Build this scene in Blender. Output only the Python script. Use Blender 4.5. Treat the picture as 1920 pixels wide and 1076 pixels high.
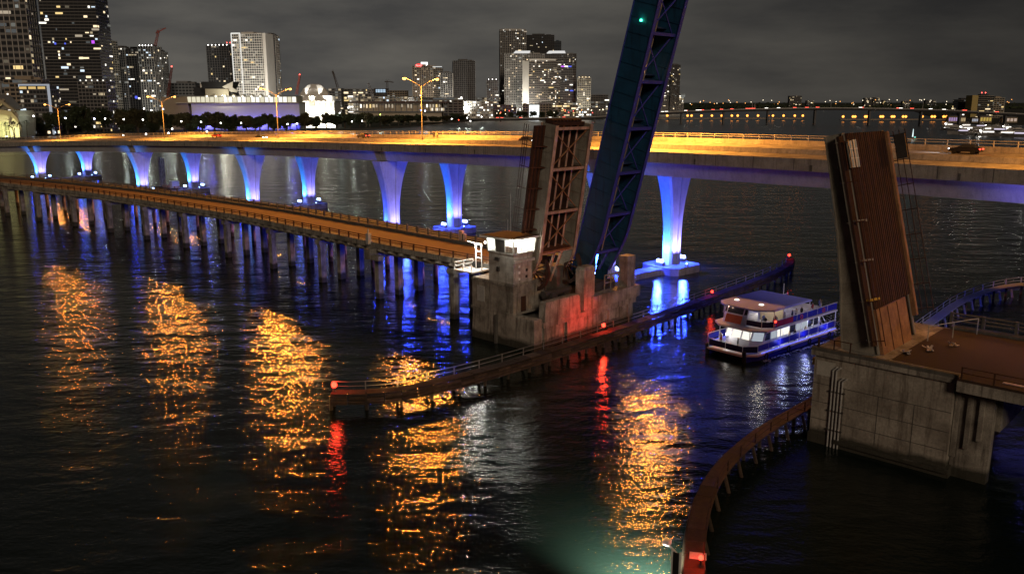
import bpy, bmesh, math, random
from mathutils import Vector, Matrix, noise as mnoise
random.seed(7)
R = math.radians
scene = bpy.context.scene
for o in list(bpy.data.objects): bpy.data.objects.remove(o)
C = scene.collection

# ------------------------------------------------------------------ camera
CAM_H = 34.0
PITCH = math.atan(348 / 1600.0)
cam = bpy.data.cameras.new('camera'); cam.sensor_width = 36; cam.lens = 30.0
cam.clip_start = 0.5; cam.clip_end = 30000
camo = bpy.data.objects.new('camera', cam); C.objects.link(camo)
camo.location = (0, 0, CAM_H); camo.rotation_euler = (math.pi / 2 - PITCH, 0, 0)
scene.camera = camo

# ------------------------------------------------------------------ night sky
SUN_DIR = Vector((0.20, -1.0, 0.42)).normalized()     # towards the glow behind the camera
w = bpy.data.worlds.new('World'); scene.world = w; w.use_nodes = True
wn, wl = w.node_tree.nodes, w.node_tree.links
wn.clear()
def wnode(t, **k):
    n = wn.new(t)
    for a, b in k.items(): setattr(n, a, b)
    return n
def wmath(op, a, b=None, clamp=False):
    n = wnode('ShaderNodeMath', operation=op, use_clamp=clamp)
    for i, v in enumerate((a, b)):
        if v is None: continue
        if isinstance(v, (int, float)): n.inputs[i].default_value = v
        else: wl.new(v, n.inputs[i])
    return n.outputs[0]
tc = wnode('ShaderNodeTexCoord')
sep = wnode('ShaderNodeSeparateXYZ'); wl.new(tc.outputs['Generated'], sep.inputs[0])
up = wmath('MAXIMUM', sep.outputs[2], 0.0)
lowf = wmath('POWER', wmath('SUBTRACT', 1.0, up, True), 5.5)            # 1 at the horizon, fading upwards
cdir = wnode('ShaderNodeVectorMath', operation='DOT_PRODUCT'); wl.new(tc.outputs['Generated'], cdir.inputs[0])
cdir.inputs[1].default_value = Vector((-0.30, 0.95, 0.12)).normalized()
city = wmath('POWER', wmath('MULTIPLY', wmath('ADD', cdir.outputs['Value'], 1.0), 0.5, True), 10.0)
mp = wnode('ShaderNodeMapping'); mp.inputs['Scale'].default_value = (1.9, 1.9, 8.0)
wl.new(tc.outputs['Generated'], mp.inputs[0])
cn = wnode('ShaderNodeTexNoise'); cn.inputs['Scale'].default_value = 2.3; cn.inputs['Detail'].default_value = 6; cn.inputs['Roughness'].default_value = 0.55
wl.new(mp.outputs[0], cn.inputs['Vector'])
cr = wnode('ShaderNodeValToRGB'); cr.color_ramp.elements[0].position = 0.36; cr.color_ramp.elements[1].position = 0.72
cr.color_ramp.elements[0].color = (0.70, 0.70, 0.72, 1); cr.color_ramp.elements[1].color = (1.50, 1.45, 1.36, 1)
wl.new(cn.outputs[0], cr.inputs[0])
g1 = wnode('ShaderNodeMix', data_type='RGBA'); wl.new(lowf, g1.inputs[0])
g1.inputs[6].default_value = (0.009, 0.0095, 0.0105, 1); g1.inputs[7].default_value = (0.025, 0.0232, 0.0208, 1)
g2 = wnode('ShaderNodeMix', data_type='RGBA', blend_type='ADD'); wl.new(city, g2.inputs[0])
wl.new(g1.outputs[2], g2.inputs[6]); g2.inputs[7].default_value = (0.050, 0.050, 0.048, 1)
g2b = wnode('ShaderNodeMix', data_type='RGBA', blend_type='ADD'); wl.new(wmath('MULTIPLY', wmath('POWER', city, 1.5), wmath('POWER', lowf, 1.6)), g2b.inputs[0])
wl.new(g2.outputs[2], g2b.inputs[6]); g2b.inputs[7].default_value = (0.034, 0.031, 0.026, 1)
g3 = wnode('ShaderNodeMix', data_type='RGBA', blend_type='MULTIPLY'); g3.inputs[0].default_value = 1
wl.new(g2b.outputs[2], g3.inputs[6]); wl.new(cr.outputs[0], g3.inputs[7])
bg = wnode('ShaderNodeBackground'); bg.inputs['Strength'].default_value = 1.0
wl.new(g3.outputs[2], bg.inputs['Color'])
sky = wnode('ShaderNodeTexSky', sky_type='NISHITA'); sky.sun_disc = False
sky.sun_elevation = R(-8); sky.sun_rotation = math.atan2(SUN_DIR.x, SUN_DIR.y)
bg2 = wnode('ShaderNodeBackground'); bg2.inputs['Strength'].default_value = 0.05; wl.new(sky.outputs[0], bg2.inputs['Color'])
addb = wnode('ShaderNodeAddShader'); wl.new(bg.outputs[0], addb.inputs[0]); wl.new(bg2.outputs[0], addb.inputs[1])
wo = wnode('ShaderNodeOutputWorld'); wl.new(addb.outputs[0], wo.inputs[0])

sun = bpy.data.lights.new('town_glow', 'SUN'); sun.energy = 0.78; sun.angle = R(14); sun.color = (1.0, 0.76, 0.54)
suno = bpy.data.objects.new('town_glow', sun); C.objects.link(suno)
suno.rotation_euler = SUN_DIR.to_track_quat('Z', 'Y').to_euler()

vs = scene.view_settings
vs.view_transform = 'Standard'; vs.look = 'None'; vs.gamma = 1; vs.exposure = 0.0; vs.use_curve_mapping = False
cy = scene.cycles
cy.use_denoising = True; cy.sample_clamp_indirect = 4.0; cy.sample_clamp_direct = 0.0
cy.max_bounces = 6; cy.diffuse_bounces = 2; cy.glossy_bounces = 3; cy.transmission_bounces = 4
cy.caustics_reflective = False; cy.caustics_refractive = False
try: cy.use_light_tree = True
except Exception: pass

# ------------------------------------------------------------------ materials
MATS = {}
def _new(name):
    m = bpy.data.materials.new(name); m.use_nodes = True
    nt = m.node_tree; nt.nodes.clear()
    out = nt.nodes.new('ShaderNodeOutputMaterial')
    return m, nt, out
def surf(name, col, rough=0.8, var=0.25, scale=1.2, dark=None, streak=0.0, bump=0.0, metal=0.0, fine=9.0, coat=0.0, tide=0.0, pieces=0.0):
    """weathered surface: broad blotches, fine grain and downward streaks of a second colour"""
    if name in MATS: return MATS[name]
    m, nt, out = _new(name); N, L = nt.nodes, nt.links
    p = N.new('ShaderNodeBsdfPrincipled'); L.new(p.outputs[0], out.inputs[0])
    g = N.new('ShaderNodeNewGeometry')
    n1 = N.new('ShaderNodeTexNoise'); n1.inputs['Scale'].default_value = scale; n1.inputs['Detail'].default_value = 5; n1.inputs['Roughness'].default_value = 0.6
    L.new(g.outputs['Position'], n1.inputs['Vector'])
    n2 = N.new('ShaderNodeTexNoise'); n2.inputs['Scale'].default_value = fine; n2.inputs['Detail'].default_value = 3
    L.new(g.outputs['Position'], n2.inputs['Vector'])
    dk = dark or tuple(c * 0.45 for c in col)
    r1 = N.new('ShaderNodeValToRGB'); r1.color_ramp.elements[0].position = 0.35; r1.color_ramp.elements[1].position = 0.65
    r1.color_ramp.elements[0].color = tuple(c * (1 - var) + d * var for c, d in zip(col, dk)) + (1,)
    r1.color_ramp.elements[1].color = tuple(min(1, c * (1 + var * 0.35)) for c in col) + (1,)
    L.new(n1.outputs[0], r1.inputs[0])
    mx = N.new('ShaderNodeMix'); mx.data_type = 'RGBA'; mx.blend_type = 'OVERLAY'; mx.inputs[0].default_value = 0.25 + var * 0.4
    L.new(r1.outputs[0], mx.inputs[6]); L.new(n2.outputs[0], mx.inputs[7])
    last = mx.outputs[2]
    if streak > 0:
        mp = N.new('ShaderNodeMapping'); mp.inputs['Scale'].default_value = (1.6, 1.6, 0.16); L.new(g.outputs['Position'], mp.inputs[0])
        n3 = N.new('ShaderNodeTexNoise'); n3.inputs['Scale'].default_value = 1.3; n3.inputs['Detail'].default_value = 6; n3.inputs['Roughness'].default_value = 0.65
        L.new(mp.outputs[0], n3.inputs['Vector'])
        r3 = N.new('ShaderNodeMapRange'); r3.inputs[1].default_value = 0.50; r3.inputs[2].default_value = 0.68; r3.inputs[4].default_value = streak
        L.new(n3.outputs[0], r3.inputs[0])
        m3 = N.new('ShaderNodeMix'); m3.data_type = 'RGBA'; L.new(r3.outputs[0], m3.inputs[0]); L.new(last, m3.inputs[6])
        m3.inputs[7].default_value = tuple(dk) + (1,)
        last = m3.outputs[2]
    if pieces:
        oi = N.new('ShaderNodeObjectInfo'); pr = N.new('ShaderNodeMapRange'); pr.inputs[3].default_value = 1-pieces; pr.inputs[4].default_value = 1+pieces; L.new(oi.outputs['Random'], pr.inputs[0])
        hv = N.new('ShaderNodeHueSaturation'); L.new(last, hv.inputs['Color']); L.new(pr.outputs[0], hv.inputs['Value']); last = hv.outputs[0]
    if tide:            # dark weed and damp up to the high water mark
        sz = N.new('ShaderNodeSeparateXYZ'); L.new(g.outputs['Position'], sz.inputs[0])
        ad = N.new('ShaderNodeMath'); ad.operation = 'MULTIPLY_ADD'; L.new(n1.outputs[0], ad.inputs[0]); ad.inputs[1].default_value = -1.6; L.new(sz.outputs[2], ad.inputs[2])
        tr = N.new('ShaderNodeMapRange'); tr.inputs[1].default_value = tide-.95; tr.inputs[2].default_value = tide-.45; tr.inputs[3].default_value = .9; tr.inputs[4].default_value = 0; L.new(ad.outputs[0], tr.inputs[0])
        mt = N.new('ShaderNodeMix'); mt.data_type = 'RGBA'; L.new(tr.outputs[0], mt.inputs[0]); L.new(last, mt.inputs[6]); mt.inputs[7].default_value = (.022,.022,.015,1); last = mt.outputs[2]
    L.new(last, p.inputs['Base Color'])
    p.inputs['Roughness'].default_value = rough; p.inputs['Metallic'].default_value = metal
    p.inputs['Specular IOR Level'].default_value = 0.3
    if coat: p.inputs['Coat Weight'].default_value = coat
    if bump > 0:
        b = N.new('ShaderNodeBump'); b.inputs['Strength'].default_value = 1; b.inputs['Distance'].default_value = bump
        L.new(n2.outputs[0], b.inputs['Height']); L.new(b.outputs[0], p.inputs['Normal'])
    MATS[name] = m; return m
def emit(name, col, strength, sample=False):
    if name in MATS: return MATS[name]
    m, nt, out = _new(name); e = nt.nodes.new('ShaderNodeEmission')
    e.inputs[0].default_value = tuple(col) + (1,); e.inputs[1].default_value = strength
    nt.links.new(e.outputs[0], out.inputs[0])
    m.cycles.emission_sampling = 'AUTO' if sample else 'NONE'
    MATS[name] = m; return m
def glass(name, col=(0.02, 0.025, 0.03), rough=0.15):
    if name in MATS: return MATS[name]
    m, nt, out = _new(name); p = nt.nodes.new('ShaderNodeBsdfPrincipled'); nt.links.new(p.outputs[0], out.inputs[0])
    p.inputs['Base Color'].default_value = tuple(col) + (1,); p.inputs['Roughness'].default_value = rough
    MATS[name] = m; return m
def clear_glass(name, tint=(0.85, 0.9, 0.9)):
    if name in MATS: return MATS[name]
    m, nt, out = _new(name)
    a = nt.nodes.new('ShaderNodeBsdfTransparent'); a.inputs[0].default_value = tuple(tint) + (1,)
    b = nt.nodes.new('ShaderNodeBsdfGlossy'); b.inputs['Roughness'].default_value = 0.05
    mx = nt.nodes.new('ShaderNodeMixShader'); mx.inputs[0].default_value = 0.07
    nt.links.new(a.outputs[0], mx.inputs[1]); nt.links.new(b.outputs[0], mx.inputs[2]); nt.links.new(mx.outputs[0], out.inputs[0])
    MATS[name] = m; return m

concrete   = surf('concrete', (0.33, 0.31, 0.28), 0.85, 0.35, 0.7, (0.10, 0.09, 0.08), 0.55, 0.01)
conc_old   = surf('concrete_old', (0.29, 0.27, 0.235), 0.9, 0.6, 0.5, (0.06, 0.05, 0.042), 0.85, 0.02, tide=1.0)
conc_pale  = surf('concrete_pale', (0.46, 0.46, 0.47), 0.8, 0.2, 0.4, (0.2, 0.2, 0.2), 0.35)
conc_dark  = surf('concrete_dark', (0.10, 0.095, 0.085), 0.9, 0.4, 0.8, None, 0.5, 0.01)
asphalt    = surf('asphalt', (0.11, 0.105, 0.10), 0.85, 0.2, 0.3)
road_pale  = surf('road_concrete', (0.27, 0.255, 0.235), 0.85, 0.6, 0.35, (0.10, 0.09, 0.08), 0, 0.01, fine=3)
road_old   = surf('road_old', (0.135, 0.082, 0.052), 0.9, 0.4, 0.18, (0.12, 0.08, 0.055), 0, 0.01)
rust       = surf('rust', (0.095, 0.034, 0.018), 0.85, 0.6, 0.9, (0.05, 0.02, 0.012), 0.7, 0.01)
rust_dark  = surf('rust_dark', (0.046, 0.020, 0.014), 0.85, 0.6, 0.9, (0.03, 0.016, 0.012), 0.7, 0.01)
rust_tan   = surf('rust_tan', (0.30, 0.16, 0.08), 0.85, 0.5, 0.7, (0.13, 0.06, 0.03), 0.6)
paint_tan  = surf('paint_tan', (0.55, 0.38, 0.30), 0.6, 0.45, 0.6, (0.12, 0.06, 0.035), 0.6)
paint_grey = surf('paint_grey', (0.25, 0.235, 0.20), 0.65, 0.4, 0.5, (0.09, 0.07, 0.055), 0.5)
blue_web   = surf('blue_web_paint', (0.012, 0.062, 0.135), 0.5, 0.35, 0.5, (0.008, 0.018, 0.04), 0.85)
blue_flange= surf('blue_flange_tint', (0.040, 0.050, 0.34), 0.5, 0.25, 0.6, (0.05, 0.05, 0.2), 0.4)  # blue uplight on the flanges is put into their colour
blue_deck  = surf('blue_deck_paint', (0.028, 0.06, 0.16), 0.6, 0.4, 0.5, (0.010, 0.015, 0.05), 0.5)
timber     = surf('timber', (0.062, 0.041, 0.027), 0.9, 0.5, 1.4, (0.03, 0.02, 0.014), 0.3, 0.015, pieces=.45)
timber_dk  = surf('timber_dark', (0.05, 0.036, 0.025), 0.9, 0.5, 1.4, (0.025, 0.018, 0.013), 0.3, 0.015)
steel      = surf('galvanised', (0.40, 0.40, 0.39), 0.5, 0.2, 2.0, None, 0.2)
dark_steel = surf('dark_steel', (0.05, 0.045, 0.042), 0.6, 0.3, 1.0)
white_paint= surf('white_paint', (0.72, 0.72, 0.70), 0.5, 0.15, 1.0, None, 0.15)
yellow_pt  = surf('yellow_paint', (0.55, 0.36, 0.05), 0.6, 0.3, 1.0)
black      = surf('black', (0.012, 0.012, 0.012), 0.7, 0.2)
boat_blue  = surf('boat_blue', (0.030, 0.035, 0.42), 0.35, 0.1, 0.5)
boat_white = surf('boat_white', (0.74, 0.74, 0.80), 0.4, 0.12, 0.6)
boat_roof  = surf('boat_canopy', (0.38, 0.42, 0.95), 0.6, 0.12, 0.5)  # white canopy, with the blue light on it put into the colour
boat_red   = surf('boat_orange_red', (0.55, 0.10, 0.03), 0.45, 0.15, 0.7)
winglass   = glass('dark_window_glass', (.035,.038,.042))
cleargl    = clear_glass('clear_glass')

sodium_b  = emit('sodium_bulb', (1.0, 0.46, 0.10), 5)
blue_b    = emit('blue_flood_lens', (0.30, 0.48, 1.0), 16)
red_b     = emit('red_lamp', (1.0, 0.03, 0.015), 9)
green_b   = emit('green_lamp', (0.05, 1.0, 0.45), 14)
white_b   = emit('white_lamp', (1.0, 0.96, 0.88), 30)
park_b    = emit('park_lamp_bulb', (1.0, 0.97, 0.9), 14)
cool_b    = emit('cool_lamp_bulb', (0.55, 0.6, 1.0), 20)
orange_b  = emit('orange_lamp_bulb', (1.0, 0.32, 0.05), 4.0)
head_b    = emit('headlamp', (0.9, 0.95, 1.0), 18)
tail_b    = emit('tail_lamp', (1.0, 0.04, 0.02), 9)
WIN = [emit('window_warm', (1.0, 0.78, 0.48), 1.5), emit('window_white', (1.0, 0.94, 0.82), 2.0), emit('window_cool', (0.72, 0.86, 1.0), 1.2),
       emit('window_yellow', (1.0, 0.72, 0.30), 1.1), emit('window_dim', (0.9, 0.75, 0.55), 0.5), emit('window_pale', (0.75, 0.78, 0.72), 0.34)]
WIN += [emit('window_soft%d' % k, c, s_) for k, (c, s_) in enumerate((((1,.85,.6),.12),((.9,.9,.8),.16),((1,.8,.5),.5),((.8,.85,.85),.10)))]
WIN_BLUE = emit('window_blue', (0.12, 0.16, 1.0), 1.0)
WIN_PURPLE = emit('window_purple', (0.6, 0.1, 1.0), 1.2)

# ------------------------------------------------------------------ geometry helpers
class MB:
    def __init__(s): s.v = []; s.f = []
    def add(s, vs, fs):
        b = len(s.v); s.v += [tuple(v) for v in vs]; s.f += [tuple(i + b for i in f) for f in fs]; return s
    def box(s, x0, x1, y0, y1, z0, z1):
        return s.add([(x0,y0,z0),(x1,y0,z0),(x1,y1,z0),(x0,y1,z0),(x0,y0,z1),(x1,y0,z1),(x1,y1,z1),(x0,y1,z1)],
                     [(0,3,2,1),(4,5,6,7),(0,1,5,4),(1,2,6,5),(2,3,7,6),(3,0,4,7)])
    def cbox(s, c, d): return s.box(c[0]-d[0]/2,c[0]+d[0]/2,c[1]-d[1]/2,c[1]+d[1]/2,c[2]-d[2]/2,c[2]+d[2]/2)
    def bar(s, p, q, w, h, up=(0,0,1)):
        p, q = Vector(p), Vector(q); d = (q-p).normalized(); u = Vector(up)
        if abs(d.dot(u)) > 0.98: u = Vector((0,1,0)) if abs(d.y) < 0.9 else Vector((1,0,0))
        r = d.cross(u).normalized(); u = r.cross(d)
        vs = []
        for e in (p, q):
            for a, b in ((-1,-1),(1,-1),(1,1),(-1,1)): vs.append(e + r*(a*w/2) + u*(b*h/2))
        return s.add(vs, [(0,1,2,3),(7,6,5,4),(0,4,5,1),(1,5,6,2),(2,6,7,3),(3,7,4,0)])
    def tube(s, p, q, r0, r1=None, n=8):
        r1 = r0 if r1 is None else r1
        p, q = Vector(p), Vector(q); d = (q-p).normalized()
        u = Vector((0,0,1)) if abs(d.z) < 0.9 else Vector((1,0,0))
        a = d.cross(u).normalized(); b = a.cross(d)
        ring = lambda c, r: [c + (a*math.cos(2*math.pi*i/n) + b*math.sin(2*math.pi*i/n))*r for i in range(n)]
        return s.loft([ring(p, r0), ring(q, r1)])
    def loft(s, rings, cap=True):
        n = len(rings[0]); vs = [v for r in rings for v in r]; fs = []
        for k in range(len(rings)-1):
            for i in range(n):
                j = (i+1) % n
                fs.append((k*n+i, k*n+j, (k+1)*n+j, (k+1)*n+i))
        if cap:
            fs.append(tuple(reversed(range(n)))); fs.append(tuple(range((len(rings)-1)*n, len(rings)*n)))
        return s.add(vs, fs)
    def prism(s, poly, z0, z1):
        return s.loft([[(x,y,z0) for x,y in poly], [(x,y,z1) for x,y in poly]])
    def sphere(s, c, r, n=8, k=5, sz=1.0):
        rings = []
        for i in range(k+1):
            a = -math.pi/2 + math.pi*i/k; rr = max(0.02, math.cos(a))*r
            rings.append([(c[0]+rr*math.cos(2*math.pi*j/n), c[1]+rr*math.sin(2*math.pi*j/n), c[2]+r*sz*math.sin(a)) for j in range(n)])
        return s.loft(rings)
    def mesh(s, name='m'):
        me = bpy.data.meshes.new(name); me.from_pydata(s.v, [], s.f); me.update()
        bm = bmesh.new(); bm.from_mesh(me); bmesh.ops.recalc_face_normals(bm, faces=bm.faces); bm.to_mesh(me); bm.free()
        return me
def put(name, me, mat=None, parent=None, loc=(0,0,0), rot=(0,0,0), scale=(1,1,1), smooth=False):
    if isinstance(me, MB): me = me.mesh(name)
    if mat is not None and not me.materials: me.materials.append(mat)
    o = bpy.data.objects.new(name, me); C.objects.link(o)
    o.location = loc; o.rotation_euler = rot; o.scale = scale
    if parent: o.parent = parent
    if mat is not None and me.materials[0] != mat:
        o.material_slots[0].link = 'OBJECT'; o.material_slots[0].material = mat
    if smooth:
        for p in me.polygons: p.use_smooth = True
    return o
def tag(o, label=None, cat=None, group=None, kind=None):
    if label: o['label'] = label
    if cat: o['category'] = cat
    if group: o['group'] = group
    if kind: o['kind'] = kind
    return o
def thing(name, label, cat, loc=(0,0,0), rz=0, group=None, rot=None):
    o = bpy.data.objects.new(name, None); C.objects.link(o); o.empty_display_size = 0.5
    o.location = loc; o.rotation_euler = rot if rot else (0, 0, rz)
    return tag(o, label, cat, group)
def light(name, kind, power, col, parent=None, loc=(0,0,0), rot=None, radius=0.25, spot=None, blend=0.6):
    l = bpy.data.lights.new(name, kind); l.energy = power; l.color = col
    if kind in ('POINT', 'SPOT'): l.shadow_soft_size = radius
    if kind == 'SPOT': l.spot_size = spot or R(90); l.spot_blend = blend
    o = bpy.data.objects.new(name, l); C.objects.link(o); o.location = loc
    if rot is not None: o.rotation_euler = rot
    if parent: o.parent = parent
    return o
def aim(d): return Vector(d).normalized().to_track_quat('-Z', 'Y').to_euler()
def aim_in(root_rz, d):       # world direction d seen from a parent turned by root_rz
    return aim(Matrix.Rotation(-root_rz, 3, 'Z') @ Vector(d))
ORD = ['first','second','third','fourth','fifth','sixth','seventh','eighth','ninth','tenth','eleventh','twelfth','thirteenth','fourteenth','fifteenth',
       'sixteenth','seventeenth','eighteenth','nineteenth','twentieth']
def nth(i):
    if i < 20: return ORD[i]
    t, u = divmod(i+1, 10); tens = {2:'twent',3:'thirt',4:'fort',5:'fift',6:'sixt',7:'sevent',8:'eight',9:'ninet'}[t]
    return tens+'ieth' if u == 0 else tens+'y-'+ORD[u-1]

# picture position -> place in the world, used while laying out the far shore at known distances
_cp, _sp = math.cos(PITCH), math.sin(PITCH)
def ray(x, y):
    u, v = (x-960)/1600.0, (538-y)/1600.0
    return (u, _cp + v*_sp, -_sp + v*_cp)
def atY(x, y, Y):
    d = ray(x, y); t = Y/d[1]; return Vector((d[0]*t, Y, CAM_H + d[2]*t))
def atz(x, y, z=0.0):
    d = ray(x, y); t = (z-CAM_H)/d[2]; return Vector((d[0]*t, d[1]*t, z))

# frame of the old drawbridge: s along the bridge, t across it
AX = R(-43); OX, OY = 3.1, 113.8
aV = Vector((math.cos(AX), math.sin(AX), 0)); mV = Vector((-math.sin(AX), math.cos(AX), 0))
def W(s, t, z=0.0): return Vector((OX, OY, z)) + aV*s + mV*t

# ------------------------------------------------------------------ water
def water_material():
    m, nt, out = _new('bay_water'); N, L = nt.nodes, nt.links
    p = N.new('ShaderNodeBsdfAnisotropic'); p.distribution = 'BECKMANN'; p.inputs['Color'].default_value = (0.9, 0.9, 0.9, 1)
    df = N.new('ShaderNodeBsdfDiffuse'); df.inputs[0].default_value = (0.007, 0.0125, 0.010, 1)
    frn = N.new('ShaderNodeFresnel'); frn.inputs[0].default_value = 1.33
    mxs = N.new('ShaderNodeMixShader'); L.new(frn.outputs[0], mxs.inputs[0]); L.new(df.outputs[0], mxs.inputs[1]); L.new(p.outputs[0], mxs.inputs[2])
    L.new(mxs.outputs[0], out.inputs[0])
    g = N.new('ShaderNodeNewGeometry')
    # ripples too far off to be resolved one by one widen the gloss instead
    ln = N.new('ShaderNodeVectorMath'); ln.operation = 'DISTANCE'; L.new(g.outputs['Position'], ln.inputs[0]); ln.inputs[1].default_value = (0, 60, 0)
    mr = N.new('ShaderNodeMapRange'); mr.inputs[1].default_value = 220; mr.inputs[2].default_value = 800; mr.inputs[3].default_value = WATER_ROUGH; mr.inputs[4].default_value = 0.36
    L.new(ln.outputs['Value'], mr.inputs[0]); L.new(mr.outputs[0], p.inputs['Roughness'])
    def wave(scale, stretch, ang, detail, dist, strength=1.0, rough=0.5, prev=None, distort=0.0):
        mp = N.new('ShaderNodeMapping'); mp.inputs['Rotation'].default_value = (0, 0, R(ang)); mp.inputs['Scale'].default_value = (stretch, 1, 1)
        L.new(g.outputs['Position'], mp.inputs[0])
        n = N.new('ShaderNodeTexNoise'); n.inputs['Scale'].default_value = scale; n.inputs['Detail'].default_value = detail
        n.inputs['Roughness'].default_value = rough; n.inputs['Distortion'].default_value = distort
        L.new(mp.outputs[0], n.inputs['Vector'])
        b = N.new('ShaderNodeBump'); b.inputs['Strength'].default_value = strength; b.inputs['Distance'].default_value = dist
        L.new(n.outputs[0], b.inputs['Height'])
        if prev: L.new(prev.outputs[0], b.inputs['Normal'])
        return b
    b = wave(0.16, 0.5, 12, 2, 0.36)
    b = wave(0.7, 0.6, -8, 2, 0.11, prev=b, distort=0.2)
    b = wave(2.8, 0.75, 15, 4, 0.044, prev=b, rough=.5)
    b = wave(7.5, 0.9, -20, 1, 0.009, prev=b)
    L.new(b.outputs[0], p.inputs['Normal']); L.new(b.outputs[0], frn.inputs['Normal'])
    return m
WATER_ROUGH = 0.115
wb = MB(); wb.add([(-12000,-600,0),(12000,-600,0),(12000,24000,0),(-12000,24000,0)], [(0,1,2,3)])
tag(put('water', wb, water_material()), kind='structure')
# ------------------------------------------------------------------ far shore land
shore = [(-260,256),(0,252),(200,250),(400,249),(520,247),(620,244),(700,240),(760,236),(830,230),(900,225.5),(1000,224),(1110,224),(1180,216),(1300,208.5),(1420,205)]
pts = [atz(x, y, 1.6) for x, y in shore]
lm = MB(); far = [(-9000, pts[0].y), ] 
poly = [(-9000, pts[0].y)] + [(p.x, p.y) for p in pts] + [(2400, 9000), (9000, 9000), (9000, 15000), (-9000, 15000)]
lm.prism(poly, -1, 1.6)
tag(put('shore_land', lm, surf('park_ground', (0.035, 0.045, 0.025), 0.95, 0.5, 0.02, (0.015, 0.015, 0.012))), kind='structure')
# low sea wall along the park
sm = MB()
for i in range(len(pts)-1):
    a_, b_ = pts[i], pts[i+1]; sm.bar((a_.x, a_.y-0.6, 0.9), (b_.x, b_.y-0.6, 0.9), 0.8, 2.2)
tag(put('sea_wall', sm, conc_dark), 'dark low sea wall along the edge of the waterfront park', 'sea wall')
# far land on the right, beyond the long bridge
lm = MB(); q = [atz(x, y, 1.6) for x, y in [(1290,208),(1500,204),(1700,204.5),(1790,231),(1850,232),(1990,233),(2250,236)]]
lm.prism([(p.x, p.y) for p in q] + [(6500, 900), (9000, 8800), (2300, 8800)], -1, 1.5)
tag(put('island_land', lm, surf('island_ground', (0.04, 0.04, 0.03), 0.95, 0.4, 0.02)), kind='structure')
# ------------------------------------------------------------------ high fixed road bridge
ROW = [(-360,505,9.5), (-272,443,13.0), (-190,384,17.2), (-122,328,20.2), (-66,277.5,22.3), (-15.3,225,24.0), (32.6,172,25.5), (86,112,25.9), (134,58,25.4)]
def catmull(P, k):
    out = []
    for i in range(1, len(P)-2):
        for j in range(k):
            t = j/k; p0, p1, p2, p3 = (Vector(P[i+d]) for d in (-1,0,1,2))
            out.append(0.5*((2*p1)+(-p0+p2)*t+(2*p0-5*p1+4*p2-p3)*t*t+(-p0+3*p1-3*p2+p3)*t**3))
    return out
SUB = 12
def with_end(P): return [tuple(2*Vector(P[0])-Vector(P[1]))] + list(P) + [tuple(2*Vector(P[-1])-Vector(P[-2]))]
rowA = catmull(with_end(ROW), SUB) + [Vector(ROW[-1])]
def frames(line):
    fr = []
    for i, p in enumerate(line):
        d = (line[min(i+1, len(line)-1)] - line[max(i-1, 0)]); d.z = 0; d.normalize()
        fr.append((p, d, Vector((d.y, -d.x, 0))))       # d along (left-far to right-near), n towards camera side
    return fr
FR = frames(rowA)
FR = [(p + n*10 if n.y < 0 else p - n*10, d, n if n.y < 0 else -n) for p, d, n in FR]
SLOPE = 0.055
def B(i, u, dz):          # point on the bridge: station i, offset u to the camera side, height above the near parapet's top
    p, d, n = FR[i]; return Vector((p.x, p.y, p.z + dz)) + n*u
def road(u): return -1.05 + (14-u)*SLOPE
def strip(sec, i0=0, i1=None):
    i1 = len(FR)-1 if i1 is None else i1
    m = MB(); m.loft([[B(i, u, z) for u, z in sec] for i in range(i0, i1+1)]); return m
bridge = thing('road_bridge', 'high concrete road bridge with orange lit roadway and blue lit flared piers', 'bridge')
put('deck_slab', strip([(13.98, road(14)-0.02), (-14, road(-14)-0.02), (-14, road(-14)-0.5), (13.98, road(14)-0.55)]), concrete, bridge)
put('roadway', strip([(13.55, road(13.55)+0.02), (0.42, road(0.42)+0.02), (0.42, road(0.42)-0.015), (13.55, road(13.55)-0.015)]), road_pale, bridge)
put('roadway', strip([(-0.42, road(-.42)+0.02), (-13.5, road(-13.5)+0.02), (-13.5, road(-13.5)-0.015), (-0.42, road(-.42)-0.015)]), road_pale, bridge)
put('parapet', strip([(14.02, 0), (13.70, 0), (13.56, road(13.56)+0.03), (14.02, road(14)-0.75)]), concrete, bridge)
put('parapet', strip([(-13.6, road(-14)+0.85), (-14.0, road(-14)+0.85), (-14.0, road(-14)-0.7), (-13.51, road(-13.5)+0.03)]), concrete, bridge)
put('median_barrier', strip([(0.12, road(0)+0.85), (-0.12, road(0)+0.85), (-0.4, road(0)+0.04), (0.4, road(0)+0.03)]), concrete, bridge)
for u in (6.8, -6.8):          # lane lines
    for i in range(0, len(FR)-1):
        a_, b_ = B(i, u, road(u)+0.03), B(i+1, u, road(u)+0.03); c_ = a_.lerp(b_, 0.45)
        n_ = FR[i][2]*0.08
        put('lane_line', MB().add([a_-n_, a_+n_, c_+n_, c_-n_], [(0,1,2,3)]), white_paint, bridge)
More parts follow.
